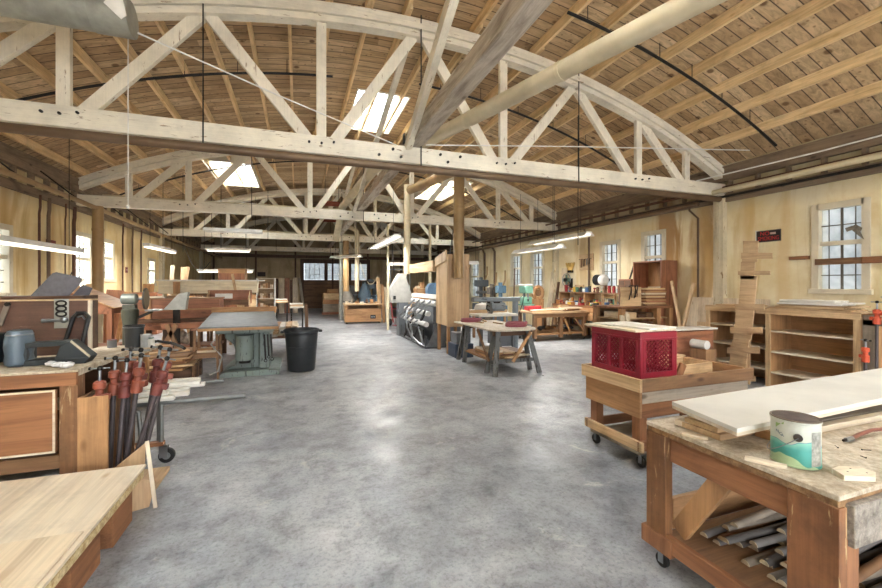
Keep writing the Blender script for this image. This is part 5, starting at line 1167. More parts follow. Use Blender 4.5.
MB().tube([(-.05, .5, .62), (-.16, .7, .5), (-.18, .6, .25), (-.08, .3, .1), (0, .1, .04)], .02, 8).build('curved_tube', STEEL, t)
MB().tube([(-.02, 1.5, .8), (-.14, 1.3, .7), (-.16, 1.1, .4), (-.05, .9, .08)], .02, 8).build('curved_tube', STEEL, t)
B(.02, .06, .3, 2.0, .08, .42).build('guard_plate', IRON, t)
t = thing('white_hood', 'white sheet metal chute above the rollers, under the cream duct', 'chute', (2.85, 11.3, .96))
MB().prism([(-.30, .0), (.34, .0), (.34, .08), (.08, .84), (-.08, .84), (-.34, .42)], .3, 'y', 0).build('chute', plain('chutewhite', '#b9b8b2', .55), t, bev=.01); B(-.10, .18, 0.0, .3, -.96, .0).build('stand', DG, t); MB().box(-.27, -.2, -.03, 0, .1, .2).build('latch', BLACK, t)
solo('white_rail', 'white feed rail running from the chute to the plywood hopper', 'rail', B(-.06, .06, 0, 2.2, 0, .10), WHITE, (3.15, 9.0, 1.14))
# plywood hopper with channel
t = thing('plywood_hopper', 'tall plywood hopper box with a brown duct entering its top', 'hopper', (3.0, 7.98, 0))
PP = wood('ply', 'z', .6); PPL = wood('pine', 'z', .6)
MB().prism([(0, .60), (.50, .60), (.50, 2.12), (0, 2.12)], .72, 'y', .03).build('box', PPL, t, bev=.004)
B(-.005, .505, .0, .03, .58, 2.14).build('front_panel', PP, t, bev=.003); MB().prism([(.03, 2.0), (.75, 1.9), (.75, 2.1), (.03, 2.22)], .03, 'x', -.03).build('side_cap', PPL, t)
for xx in (.02, .42):
    for yy in (.05, .65): B(xx, xx+.06, yy, yy+.06, .0, .60).build('leg', wood('orange', 'z'), t)
solo('plywood_channel', 'long plywood channel between the hopper and the upright cream duct', 'channel', B(-.09, .09, 0, 2.05, 0, .24), wood('pine', 'y'), (3.02, 8.77, 1.80), bev=.003)
t = thing('blower_motor', 'dark blue grey blower unit on the floor before the plywood hopper', 'machine', (2.99, 7.50, 0))
B(0, .40, 0, .42, 0, .28).build('base', metal('bluebase', '#49566a', .5, .4), t, bev=.01); B(.05, .35, .05, .38, .28, .50).build('motor_box', DG, t, bev=.01)
# ---------------------------------------------------------------- sawhorse table
t = thing('trestle_table', 'round ended white topped table on dark splayed legs in the middle', 'table', (2.95, 5.75, 0)); w, l, H = .92, 1.72, .75
poly = [(0, .25)]+[(.25-.25*math.cos(a), .25-.25*math.sin(a)) for a in [PI/2*k/6 for k in range(1, 7)]]+[(w-.3+.3*math.sin(a), .3-.3*math.cos(a)) for a in [PI/2*k/6 for k in range(7)]]+[(w, l), (0, l)]
MB().prism(poly, .025, 'z', H-.025).build('tabletop', dusty('tabletop_w', '#bfb09a', '#ded6c8', .42, 6), t, bev=.003)
LG = painted('leggrey', '#6b6d6c', '#3c3a36', .55, 'z')
for yy, in ((.18,), (1.45,)):
    for s in (-1, 1):
        for q in (-.0, .12): MB().bar((w/2+s*.28, yy+q, H-.03), (w/2+s*.42, yy+(q-.06)*2.5+.0, 0), .085, .03, (0, 1, 0)).build('leg', LG, t, bev=.003)
    B(w/2-.34, w/2+.34, yy+.02, yy+.10, H-.12, H-.03).build('trestle_rail', wood('dark', 'x'), t)
MB().bar((w/2+.26, .05, H-.05), (w/2-.08, .05, .22), .05, .025, (0, 1, 0)).build('brace', wood('orange', 'z'), t); MB().bar((.04, .7, H-.05), (.04, .25, .22), .05, .025, (1, 0, 0)).build('brace', wood('brown', 'z'), t)
B(.08, w-.05, .25, 1.45, .20, .225).build('lower_shelf', wood('brown', 'y'), t); B(.06, w-.04, .22, .25, .17, .23).build('shelf_rail', LG, t)
for k in range(10):
    z = .226+.032*(k//3); solo('offcut', '%s scrap %s under the round ended table' % (('orange', 'pine', 'pale', 'brown', 'red', 'pale', 'orange', 'pine', 'brown', 'pale')[k], ('at bottom left', 'at bottom middle', 'at bottom right', 'second up, left', 'second up, middle', 'second up, right', 'third up, left', 'third up, middle', 'third up, right', 'topmost')[k]), 'offcut',
        B(-.12, .12, -.3, .3, 0, .03), wood(('orange', 'pine', 'pale', 'brown', 'red', 'pale', 'orange', 'pine', 'brown', 'pale')[k], 'y'), (3.2+.24*(k % 3), 6.4+random.uniform(-.1, .1), z), random.uniform(-.06, .06), bev=.002)
def coil(lb, loc, R, m, n=5):
    t = thing('air_hose', lb, 'hose', loc); pts = []
    for i in range(n*20+1):
        a = 2*PI*i/20; pts.append(((R-.015*math.sin(i*.37))*math.cos(a), (R*.9)*math.sin(a)+.01*math.sin(i*.2), .011+.016*(i/20)))
    MB().tube(pts, .011, 6).build('hose', m, t); MB().cyl(pts[-1], (pts[-1][0], pts[-1][1]+.06, pts[-1][2]), .014, n=8).build('fitting', STEEL, t)
HS = plain('hose_red', '#8f4550', .5); coil('dusty red hose coil at the near end of the round ended table', (3.58, 6.12, .752), .18, HS); coil('dusty red hose coil at the far end of the round ended table', (3.20, 7.2, .752), .19, HS, 4)
for k, (x, y, a, l) in enumerate(((3.3, 6.9, .2, .5), (3.45, 7.1, -.3, .4), (3.55, 6.6, .1, .3))):
    solo('strip', ('long pine strip on the round ended table', 'crossing strip on the round ended table', 'short strip near the hose on the round ended table')[k], 'strip', B(0, .04, 0, l, 0, .02), wood('pine', 'y'), (x, y, .752), a)
# ---------------------------------------------------------------- radial arm saw
t = thing('radial_arm_saw', 'grey radial arm saw behind the round ended table', 'saw', (4.05, 7.9, 0)); SA = painted('sawgrey', '#7f888f', '#50565b', .6, 'x', .45)
B(-.35, .62, 0, .8, .78, .83).build('table', wood('white', 'x'), t, bev=.004); B(-.35, .62, .5, .53, .83, .9).build('fence', wood('pine', 'x'), t)
for xx in (-.3, .5):
    for yy in (.03, .7): B(xx, xx+.06, yy, yy+.06, 0, .78).build('leg', DG, t)
B(.2, .6, .1, .7, .1, .6).build('drawer_cabinet', DG, t, bev=.01)
MB().cyl((.72, .3, 0), (.72, .3, 1.15), .07, n=16).build('column', SA, t); B(-.38, .82, .22, .38, 1.10, 1.20).build('arm', SA, t, bev=.02)
MB().cyl((.12, .30, .98), (.42, .30, .98), .10, n=18).build('motor', SA, t); MB().cyl((.06, .3, .94), (.075, .3, .94), .15, n=28).build('blade', STEEL, t); MB().prism([(-.16, 0), (-.14, .12), (0, .18), (.14, .12), (.16, 0)], .06, 'y', -.03).build('guard', SA, t)
gq = [c for c in kids(t) if c.name.startswith('guard')][0]; gq.location = (.07, .3, .95); gq.rotation_euler = (0, 0, PI/2)
B(.02, .30, .25, .35, 1.06, 1.11).build('carriage', IRON, t); MB().tube([(.0, .2, 1.0), (-.08, .15, 1.03), (-.1, .15, .95), (0, .2, .9)], .016, 6).build('handle', BLACK, t)
MB().tube([(.82, .3, 1.15), (.95, .25, 1.3), (.9, .3, 1.0), (.8, .35, .7)], .01, 6).build('cable', BLACK, t)
# ---------------------------------------------------------------- drill press, brown form and so on
x, y = D(526, 12.0); t = thing('drill_press', 'green drill press near the far right windows', 'drill press', (x, y, 0)); GP = painted('presgreen', '#6fa08c', '#3d5a4e', .62, 'z', .4)
MB().lathe([(.25, 0), (.25, .06), (.09, .08)], n=20).build('base', GP, t); MB().cyl((0, .1, .05), (0, .1, 1.30), .045, n=14).build('column', STEEL, t)
B(-.16, .16, -.2, .18, .86, .90).build('table', GP, t, bev=.005); B(-.13, .13, -.2, .2, 1.22, 1.44).build('head', GP, t, bev=.03); B(-.12, .12, -.2, .25, 1.44, 1.50).build('belt_cover', WHITE, t, bev=.02)
MB().cyl((0, -.1, 1.05), (0, -.1, 1.22), .03, n=12).build('quill', STEEL, t); MB().lathe([(.03, .98), (.035, 1.05), (.01, .95)], c=(0, -.1, 0), n=10).build('chuck', IRON, t); B(-.14, .15, -.12, .16, .9, 1.12).build('motor_housing', GP, t, bev=.04)
for a in (0, 2.1, 4.2): MB().cyl((.13, -.02, 1.3), (.2, -.02+.12*math.cos(a), 1.3+.12*math.sin(a)), .008, n=6).build('feed_lever', STEEL, t)
x, y = D(538, 12.6); t = thing('bentwood_form', 'rounded brown wooden form on a stand right of the green drill press', 'form', (x, y, 0))
MB().torus((0, 0, 1.22), .16, .065, 'y', 22, 8, sq=1.15).build('ring', wood('orange', 'z'), t, bev=0); B(-.14, .14, -.12, .12, .0, 1.03).build('stand', wood('orange', 'z'), t, bev=.01); MB().cyl((0, -.04, 1.22), (0, .04, 1.22), .10, n=18).build('core', wood('brown', 'z'), t)
x, y = D(518, 12.0); solo('stick', 'dark thin stick standing behind the green drill press', 'stick', MB().bar((0, 0, 0), (.09, .05, 1.98), .03, .03), wood('dark', 'z'), (x, y+.3, 0))
for k, (u, vt, wd, kd, lb) in enumerate(((547, 272, .22, 'cream', 'tallest pale board leaning on the right wall near the red case'), (552, 282, .10, 'dark', 'dark narrow board leaning on the right wall'), (555, 284, .08, 'pine', 'pine board leaning beside the dark narrow one'), (556.5, 288, .06, 'grey', 'grey short board leaning right of the others'), (558, 268, .25, 'cream', 'broad pale panel leaning flat on the right wall'))):
    kx = (u-441)/FPX; X = 7.75; d = X/(kx*CT+ST); yy = d*(CT-kx*ST); z = zat(vt, d)
    solo('leaning_board', lb, 'board', MB().bar((0, 0, 0), (.28, .03, z), wd, .03, (1, 0, 0)), wood(kd, 'z'), (X, yy, 0))
# ---------------------------------------------------------------- right middle table
t = thing('assembly_table', 'long cluttered table with a thick brown frame in the right middle', 'table', (5.7, 8.9, 0)); w, l = 1.75, .9
B(0, w, 0, l, .72, .77).build('tabletop', wood('ply', 'x'), t, bev=.004); B(.05, w-.05, .02, .06, .62, .72).build('apron', wood('brown', 'x'), t)
for xx in (.05, .85, w-.14):
    for yy in (.03, l-.12): B(xx, xx+.09, yy, yy+.09, .08, .72).build('leg', wood('brown', 'z'), t)
B(.05, w-.05, .05, l-.05, .16, .20).build('lower_shelf', wood('orange', 'x'), t); MB().bar((.94, .07, .68), (1.2, .07, .22), .05, .03).build('brace', wood('orange', 'z'), t); MB().bar((w-.1, .07, .22), (1.25, .07, .68), .04, .03).build('brace', wood('brown', 'z'), t)
for xx in (.1, w-.1):
    for yy in (.08, l-.08): caster(t, xx, yy, .032)
cnt = ('orange', 'white', 'pine', 'pale', 'brown', 'red', 'cream', 'grey')
for k in range(8):
    solo('board', '%s board lying on the long cluttered table, %s' % (cnt[k], ('at its left end', 'beside the left one', 'left of the middle', 'in the middle', 'just right of the middle', 'at the back', 'on top near the red case', 'at its right end')[k]), 'board', B(-.3, .3, -.09, .09, 0, .03), wood(cnt[k], 'x'), (6.05+.16*k, 9.1+.22*(k % 3), .772+.031*(k//3)), random.uniform(-.3, .3), bev=.002)
UND = (('dark sack', '#3b3a40'), ('grey hose bundle', '#5c5a58'), ('brown scrap heap', '#a27c54'), ('pale rag heap', '#b9aa93'), ('blue grey cloth', '#57606e'))
for k, (nm, c) in enumerate(UND):
    mb = MB()
    for j in range(6): mb.ball((random.uniform(-.1, .1), random.uniform(-.1, .1), .07+random.uniform(0, .06)), random.uniform(.05, .08), 8, (1.3, 1, .7))
    mb.v = [(a, b, max(c_, 0)) for a, b, c_ in mb.v]
    o = solo('sack' if k in (0,) else 'bundle', nm+' on the lower shelf of the long cluttered table', 'bundle', mb, plain('und%d' % k, c, .8, 0, .25, 15), (5.95+.29*k, 9.35, .202))
    r_ = o.modifiers.new('r', 'REMESH'); r_.mode = 'VOXEL'; r_.voxel_size = .02
solo('toolbox', 'red flat case on the long cluttered table', 'case', B(-.2, .2, -.12, .12, 0, .12), plain('case_red', '#b3323a', .4), (5.95+.2, 9.62, .772), bev=.01)
# ---------------------------------------------------------------- bench along the right wall
t = thing('wall_bench', 'long tool bench built along the right wall below the windows', 'workbench', (7.45, 7.55, 0)); l = 3.0
B(0, .64, 0, l, .85, .90).build('benchtop', wood('bench', 'y'), t, bev=.004); B(.02, .05, 0, l, .70, .85).build('apron', wood('orange', 'y'), t)
for yy in (0, 1.1, 2.2, l-.08):
    for xx in (.03, .55): B(xx, xx+.08, yy, yy+.08, 0, .85).build('leg', wood('brown', 'z'), t)
B(.05, .6, .05, l-.05, .3, .33).build('lower_shelf', wood('brown', 'y'), t); B(.2, .62, .45, l-.05, 1.24, 1.265).build('upper_shelf', wood('brown', 'y'), t)
for yy in (.45, 1.8, l-.08): B(.22, .60, yy, yy+.03, .90, 1.24).build('shelf_bracket', wood('orange', 'z'), t)
for yy in (.1, 1.15, 2.25): d_ = B(.0, .02, yy+.05, yy+.95, .50, .69).build('drawer', wood('orange', 'y'), t, bev=.003); MB().ball((-.02, yy+.5, .6), .02).build('knob', BLACK, d_)
# ---------------------------------------------------------------- clutter on the wall bench
def jar(r, h, m, cm):
    def f(t):
        MB().lathe([(r*.95, 0), (r, .01), (r, h*.8), (r*.7, h*.88), (r*.7, h*.92)], n=14).build('body', m, t); MB().cyl((0, 0, h*.9), (0, 0, h), r*.75, n=12).build('cap', cm, t)
    return f
def tin(r, h, m, cm):
    def f(t):
        MB().cyl((0, 0, 0), (0, 0, h), r, n=16).build('body', m, t); MB().torus((0, 0, h), r*.97, .004, n=16, m=5).build('rim', cm, t)
    return f
def pbox(r, h, m, cm):
    def f(t):
        B(-r, r, -r*1.3, r*1.3, 0, h*.8).build('body', m, t, bev=.004); B(-r*1.05, r*1.05, -r*1.35, r*1.35, h*.8, h).build('lid', cm, t, bev=.003)
    return f
def vise(r, h, m, cm):
    def f(t):
        B(-r*.6, r*.6, -r, r, 0, h*.4).build('base', m, t, bev=.005); B(-r, -.1*r, -r*.8, r*.8, h*.4, h).build('jaw', m, t, bev=.005); B(.2*r, r, -r*.8, r*.8, h*.4, h).build('jaw', m, t, bev=.005); MB().cyl((r, 0, h*.6), (r*2.2, 0, h*.6), r*.15, n=8).build('screw', cm, t)
    return f
def drillt(r, h, m, cm):
    def f(t):
        MB().cyl((-r*1.4, 0, h*.75), (r, 0, h*.75), r*.5, n=12).build('body', m, t); MB().cyl((r, 0, h*.75), (r*1.7, 0, h*.75), r*.2, n=8).build('chuck', cm, t); MB().bar((-r*.7, 0, h*.7), (-r, 0, .03), r*.5, r*.4).build('grip', m, t); B(-r*1.6, -r*.4, -r*.4, r*.4, 0, .04).build('battery', cm, t)
    return f
KINDS = {'bottle': jar, 'tin': tin, 'parts_box': pbox, 'small_vise': vise, 'power_drill': drillt}
COLS = (('blue', '#3f628f'), ('white', '#dfe0dc'), ('black', '#2c2d30'), ('grey', '#84878a'), ('green', '#4e7a63'), ('yellow', '#d1a93c'), ('red', '#9d3034'), ('amber', '#b0733a'), ('silver', '#b5b9bb'), ('brown', '#6c4a33'))
CM = [plain('cl_'+n_, c, .45, 0, .15, 10) for n_, c in COLS]
KW = {'bottle': 'bottle', 'tin': 'tin', 'parts_box': 'parts box', 'small_vise': 'bench vise', 'power_drill': 'power drill'}
random.seed(21)
used_lab = set()
def row(y0, y1, x, z, where, n, zz=(.08, .2)):
    combos = [(k, c) for k in KINDS for c in range(len(COLS))]; random.shuffle(combos)
    for i in range(n):
        k, c = combos[i]; y = y0+(y1-y0)*(i+.5)/n
        pos = 'beside the %s %s' % (COLS[combos[i-1][1]][0], KW[combos[i-1][0]]) if i else 'at its near end'
        lb = '%s %s %s, %s' % (COLS[c][0], KW[k], where, pos)
        gap = (y1-y0)/n; r = min(random.uniform(.035, .055), gap*.30)
        t = thing(k, lb, KW[k], (x+random.uniform(-.04, .04), y, z)); KINDS[k](r, random.uniform(*zz), CM[c], CM[(c+3) % len(CM)])(t)
row(8.05, 10.45, 7.82, 1.266, 'on the upper shelf of the wall bench', 17, (.10, .22))
row(8.1, 10.45, 7.80, .901, 'on the wall bench under its shelf', 18, (.10, .26))
row(7.7, 10.45, 7.53, .901, 'at the front edge of the wall bench', 15, (.06, .14))
row(7.7, 10.4, 7.72, .331, 'on the lowest shelf of the wall bench', 14, (.14, .30))
# towel dispenser, fan, brushes on the wall
y, z = onX(597, 280, 7.95); t = thing('towel_dispenser', 'rounded black and white towel dispenser on the right wall', 'dispenser', (XR-.01, y, z))
MB().lathe([(.10, -.22), (.15, -.2), (.15, .0)], c=(-.16, 0, 0), n=18, ax='y').build('black_half', BLACK, t)
MB().lathe([(.15, 0.0), (.15, .0), (.15, -.10), (.10, -.14)], c=(-.16, -.22, 0), n=18, ax='y').build('white_half', WHITE, t); B(-.16, 0, -.34, 0, -.04, .04).build('bracket', BLACK, t)
y, z = onX(568, 280, 7.95); t = thing('wall_fan', 'grey wall fan with brushes above it on the right wall', 'fan', (XR-.01, y, z))
MB().torus((-.2, 0, 0), .2, .012, 'x', 24, 6).build('cage_ring', STEEL, t); MB().cyl((-.26, 0, 0), (-.05, 0, 0), .06, n=14).build('motor', IRON, t)
for a in range(4): MB().bar((-.2, .03*math.cos(a*PI/2), .03*math.sin(a*PI/2)), (-.2, .17*math.cos(a*PI/2), .17*math.sin(a*PI/2)), .10, .006, (1, 0, 0)).build('blade', plain('fanb', '#5d7463', .5), t)
B(-.06, 0, -.05, .05, -.25, .05).build('bracket', IRON, t)
t = thing('brush_holder', 'fan of yellow bristle brushes above the wall fan', 'brushes', (XR-.01, y, z+.28)); B(-.1, 0, -.08, .08, -.05, .02).build('cup', IRON, t)
for k in range(-2, 3): MB().bar((-.06, .03*k, 0), (-.06, .10*k, .26), .05, .02, (1, 0, 0)).build('brush', plain('brushy', '#d0aa5e', .8), t)
for k, (u, v, s, lb) in enumerate(((583, 262, .30, 'brown pegboard frame on the right wall between the pipes'), (576, 290, .2, 'brown wooden parts bin fixed on the right wall'))):
    y, z = onX(u, v, 7.95); t = thing('wall_rack', lb, 'rack', (XR-.01, y, z)); B(-.03, 0, -s, s, -s*.8, s*.8).build('board', wood('ply', 'y'), t)
    for q in range(5): MB().cyl((-.10, -s*.8+q*s*.4, s*.3), (-.03, -s*.8+q*s*.4, s*.3), .006, n=6).build('peg', IRON, t)
    for q in range(4): solo('hanging_tool', ('%s hanging on the '+lb) % ('thin chisel', 'long file', 'short spanner', 'curved saw handle')[q], 'tool', MB().bar((0, 0, 0), (0, .02, -s*(.5+.1*q)), .02+.01*q, .012, (1, 0, 0)), (IRON, STEEL, RUST, wood('brown', 'z'))[q], (XR-.08, y-s*.8+q*s*.4+.03, z+s*.28))
# far right machinery silhouettes
for k, (u, d, h, w, c, nm, lb) in enumerate(((484, 14.5, 1.75, .5, '#5d6468', 'lathe_stand', 'grey pipe-laden machine in front of the far right window'), (494, 13.5, 1.5, .35, '#6e665c', 'mortiser', 'brown grey machine between the far right pipes'), (503, 13.0, 1.55, .35, '#5f7f96', 'spray_booth_filter', 'blue grey filter unit left of the far right windows'))):
    x, y = D(u, d); t = thing(nm, lb, 'machine', (x, y, 0)); m = painted('fm%d' % k, c, '#3d3f40', .58, 'z')
    B(-w/2, w/2, 0, w, 0, .8).build('cabinet', m, t, bev=.02); MB().cyl((0, w/2, .8), (0, w/2, h), .07, n=12).build('column', m, t); B(-w*.45, w*.45, .05, w*.8, h-.35, h-.1).build('head', m, t, bev=.03)
    MB().cyl((-w*.5, w*.3, h-.55), (w*.5, w*.3, h-.55), .05, n=12).build('spindle', STEEL, t); MB().tube([(w*.3, w*.5, h-.1), (w*.5, w*.5, h+.1), (w*.5, w*.5, h+.4)], .03, 8).build('hose', DUCTB, t)
# lower tables at mid right behind saw
x, y = D(489, 11.3); t = thing('table', 'low white topped table behind the radial arm saw', 'table', (x-.5, y, 0)); B(0, 1.1, 0, .7, .70, .74).build('tabletop', wood('white', 'x'), t)
for xx in (.03, 1.0):
    for yy in (.03, .6): B(xx, xx+.06, yy, yy+.06, 0, .7).build('leg', wood('brown', 'z'), t)
t = thing('dust_cover', 'grey bagged sander on the low white topped table', 'machine', (x, y+.3, .741)); MB().lathe([(.28, 0), (.3, .05), (.26, .16), (.1, .22)], n=18).build('bag', plain('bagg', '#a8a39a', .7), t); MB().cyl((0, 0, .2), (0, 0, .3), .05, n=12).build('neck', IRON, t)
# bookcase
t = thing('bookcase', 'tall dark red open bookcase against the right wall', 'bookcase', (7.55, 6.02, 0)); l = .86; H = 2.03; RB = wood('red', 'z')
t.location = (7.6, 6.74, 0)
# sits behind the wall bench end
RBy = wood('red', 'y')
B(0, .48, 0, .025, 0, H).build('side_panel', RB, t, bev=.002); B(0, .48, l-.025, l, 0, H).build('side_panel', RB, t); B(0, .48, .025, l-.025, H-.025, H).build('top', RBy, t); B(.46, .48, .025, l-.025, 0, H-.025).build('back', wood('orange', 'z'), t)
for z in (.08, .75, 1.2): B(.01, .46, .025, l-.025, z, z+.025).build('shelf', RBy, t)
y, z = onX(664, 301, 7.6)
t.location = (7.6, 6.72, 0); t.scale = (1, .93, 1)
solo('small_vase', 'dark blob shaped tool on the bookcase shelf', 'tool', MB().lathe([(.05, 0), (.08, .02), (.07, .1), (.03, .13)], n=12), BLACK, (7.75, 7.1, 1.226))
t = thing('wall_cabinet', 'small brown cabinet left of the red bookcase', 'cabinet', (7.6, 7.58, .901)); B(0, .38, 0, .40, .0, .72).build('body', wood('red', 'y'), t, bev=.003); B(-.01, 0, .02, .19, .03, .69).build('door', wood('dark', 'y'), t); B(-.01, 0, .21, .38, .03, .69).build('door', wood('dark', 'y'), t)
solo('lever', 'dark iron bar standing on the small brown cabinet', 'bar', MB().bar((0, .1, 0), (0, -.06, .4), .03, .03, (1, 0, 0)), IRON, (7.8, 7.72, 1.623))
# island bench in front of bookcase
t = thing('island_bench', 'brown workbench piled with boards in front of the red bookcase', 'workbench', (5.55, 5.75, 0)); w, l = 1.25, .75
B(0, w, 0, l, 1.04, 1.08).build('benchtop', wood('bench', 'x'), t, bev=.004); B(.03, w-.03, .05, l-.05, .60, .63).build('shelf', wood('orange', 'x'), t); B(.03, w-.03, .05, l-.05, .84, .86).build('shelf', wood('pine', 'x'), t)
for xx in (0, .85, w-.09):
    for yy in (0, l-.09): B(xx, xx+.09, yy, yy+.09, 0, 1.04).build('post', wood('orange', 'z'), t, bev=.003)
B(.02, .85, -.01, .01, .1, .58).build('lower_front', wood('red', 'x'), t); B(.03, w-.03, l-.03, l-.01, .1, 1.04).build('back', wood('brown', 'x'), t)
pb = thing('clamped_panel', 'plywood panel standing on the island bench with dark clamps hung over it', 'panel', (5.72, 5.95, 1.081)); B(0, .50, 0, .02, 0, .36).build('panel', wood('pine', 'x', .7), pb, bev=.002)
for k, (xx, h, a) in enumerate(((.22, .26, .2), (.30, .2, -.1), (.37, .24, .35))):
    t = thing('spring_clamp', ('leftmost dark clamp hung on the standing plywood panel', 'middle dark clamp hung on the standing plywood panel', 'rightmost dark clamp hung on the standing plywood panel')[k], 'clamp', (5.72+xx, 5.93, 1.45), rot=(0, a, 0))
    MB().tube([(0, .035, -.06), (0, .03, .02), (0, -.015, .02), (0, -.03, -.05), (-.02, -.03, -h)], .009, 6).build('jaw', IRON, t); MB().tube([(0, -.03, -.05), (.04, -.03, -h*.8)], .009, 6).build('handle', RUST, t)
for k in range(11):
    kd = ('brown', 'pine', 'red', 'orange', 'bench', 'pine', 'brown', 'pale', 'orange', 'bench', 'pine')[k]
    solo('stacked_board', 'short %s board %s in the stack on the island bench' % (kd, ('at the bottom', 'one up from the bottom', 'two up from the bottom', 'three up from the bottom', 'below the middle', 'in the middle', 'above the middle', 'four down from the top', 'three down from the top', 'next to the top', 'on the very top')[k]), 'board', B(-.26, .26, -.22, .22, 0, .030), wood(kd, 'x'), (6.52+random.uniform(-.03, .03), 6.1, 1.081+.031*k), random.uniform(-.1, .1), group='boards stacked on the island bench', bev=.003)
for k in range(9):
    kd = ('pale', 'orange', 'brown', 'pine', 'red', 'pale', 'pine', 'dark', 'brown')[k]; z = .631 if k < 5 else .861
    solo('scrap_board', '%s scrap on the %s shelf of the island bench, %s' % (kd, 'lower' if k < 5 else 'upper', ('at the left', 'near the left post', 'in the middle', 'right of the middle', 'at the right')[k % 5]), 'board', B(-.1, .1, -.2, .2, 0, random.uniform(.03, .12)), wood(kd, 'y'), (5.75+.21*(k % 5), 6.1, z), random.uniform(-.1, .1))
# pale folded boards and ladder
t = thing('folded_stand', 'folded pale wooden stand leaning on the island bench', 'stand', (5.42, 5.42, 0))
MB().bar((0, 0, 0), (.10, .30, .93), .10, .025, (0, 1, 0)).build('slat', wood('cream', 'z'), t); MB().bar((.13, 0, 0), (.22, .30, .95), .09, .025, (0, 1, 0)).build('slat', wood('pale', 'z'), t); MB().bar((.06, .14, .44), (.24, .14, .44), .06, .02).build('crosspiece', wood('pine', 'x'), t)
x, y = D(607, 8.3); t = thing('step_ladder', 'thin pine ladder leaning between the wall bench and the island bench', 'ladder', (x, y, 0))
for xx in (0, .34): MB().bar((xx, 0, 0), (xx+.10, .25, 1.28), .04, .03, (0, 1, 0)).build('rail', wood('pine', 'z'), t)
for q in range(4): f = .2+.25*q; MB().bar((.10*f, .25*f, 1.28*f), (.34+.10*f, .25*f, 1.28*f), .03, .02, (0, 1, 0)).build('rung', wood('pine', 'x'), t)
# leaning wall panels behind the low box
t = thing('leaning_plywood', 'large pale plywood panel leaning on the stained right wall', 'panel', (7.9, 4.75, 0)); MB().bar((0, .85, .0), (.12, .85, 1.22), 1.6, .02, (1, 0, 0)).build('panel', wood('cream', 'z', .6), t)
t = thing('leaning_plywood', 'darker brown plywood panel in front of the pale one at the right wall', 'panel', (7.75, 4.70, 0)); MB().bar((0, .7, .0), (.09, .7, .72), 1.3, .02, (1, 0, 0)).build('panel', wood('ply', 'z', .6), t)
for k, (u0, v0, u1, v1, X, lb) in enumerate(((682, 330, 671, 281, 7.5, 'left pole of the crossed poles by the right wall'), (681, 332, 691, 283, 7.45, 'right pole of the crossed poles by the right wall'))):
    y0, z0 = onX(u0, v0, X); y1, z1 = onX(u1, v1, X+.2); solo('pole', lb, 'pole', MB().bar((0, 0, 0), (.22, y1-y0-(.15 if k else -.1), z1), .06, .035, (1, 0, 0)), wood('pine', 'z'), (X, y0+(.1 if k else -.1), 0))
# left wall extras
t = thing('notice_board', 'pale wooden frame with a small label on the near left wall', 'frame', (XL+.02, 7.9, 1.9))
for k, (u, v, lb) in enumerate(((50, 244, 'small red sign on the left wall above the strip light'), (126, 270, 'small red tag beside the pipes on the left wall'))):
    kx = (u-441)/FPX; d = XL/(kx*CT+ST); y = d*(CT-kx*ST)
    s_ = thing('wall_sign', lb, 'sign', (XL+.01, y, zat(v, d))); B(0, .012, -.16 if k == 0 else -.07, .16 if k == 0 else .07, -.08, .08).build('plate', plain('sign_dred', '#7c2a25', .5), s_); B(.012, .014, -.1 if k == 0 else -.04, .1 if k == 0 else .04, -.01, .02).build('stripe', plain('sign_pale', '#c9b3a8', .6), s_)
B(0, .03, -.3, .3, -.4, .4).build('frame', wood('pine', 'z'), t); B(.03, .034, -.22, .22, -.32, .32).build('panel', plain('tanpanel', '#b79f72', .7), t); B(.034, .036, -.02, .14, -.12, -.05).build('card', WHITE, t)
for k, (u, d, vt, c, lb) in enumerate(((150, 12.8, 281, 'orange', 'brown bench along the left wall beyond the grinder'),)):
    x, y = D(u, d); t = thing('wall_bench', lb, 'workbench', (x-.6, y-.6, 0)); H = 1.05
    B(0, .7, 0, 1.6, H-.05, H).build('benchtop', wood('bench', 'y'), t)
    for xx in (.02, .6):
        for yy in (.03, 1.5): B(xx, xx+.08, yy, yy+.08, 0, H-.05).build('leg', wood('bench', 'z'), t)
    for q, (yy, h) in enumerate(((.2, .38), (.45, .5), (.7, .42), (1.0, .3), (1.3, .22))):
        solo('clamp_post', ('dark green post tool at the near end of the left wall bench', 'tallest dark green post tool on the left wall bench', 'third dark post tool on the left wall bench', 'fourth dark post tool on the left wall bench', 'shortest dark post tool on the left wall bench')[q], 'tool', MB().lathe([(.06, 0), (.06, .02), (.02, .04), (.02, h*.8), (.04, h*.82), (.04, h)], n=10), plain('dgreen', '#3a4f45', .5), (x-.3, y-.6+yy, H+.001))
for k, (u, d, w, h, kd, nm, lb) in enumerate(((108, 11.5, .7, 1.25, 'red', 'cabinet', 'red brown cabinet beneath the second left window'), (86, 10.6, .6, 1.2, 'orange', 'cabinet', 'orange brown cabinet beneath the first left window'), (200, 17, 1.2, 1.3, 'brown', 'cabinet', 'dim brown cabinet far back on the left'), (228, 19, 1.5, 1.2, 'dark', 'cabinet', 'dark cabinet far back left of centre'), (165, 19, 1.0, 1.6, 'dark', 'cabinet', 'tall dark locker near the left end of the end wall'))):
    x, y = D(u, d); x = max(x, XL+.05+w/2); t = thing(nm, lb, 'cabinet', (x, y, 0)); B(-w/2, w/2, 0, .5, 0, h).build('body', wood(kd, 'x'), t, bev=.005); B(-w/2+.03, -.01, -.015, 0, .08, h-.05).build('door', wood(kd, 'z'), t); B(.01, w/2-.03, -.015, 0, .08, h-.05).build('door', wood(kd, 'z'), t)
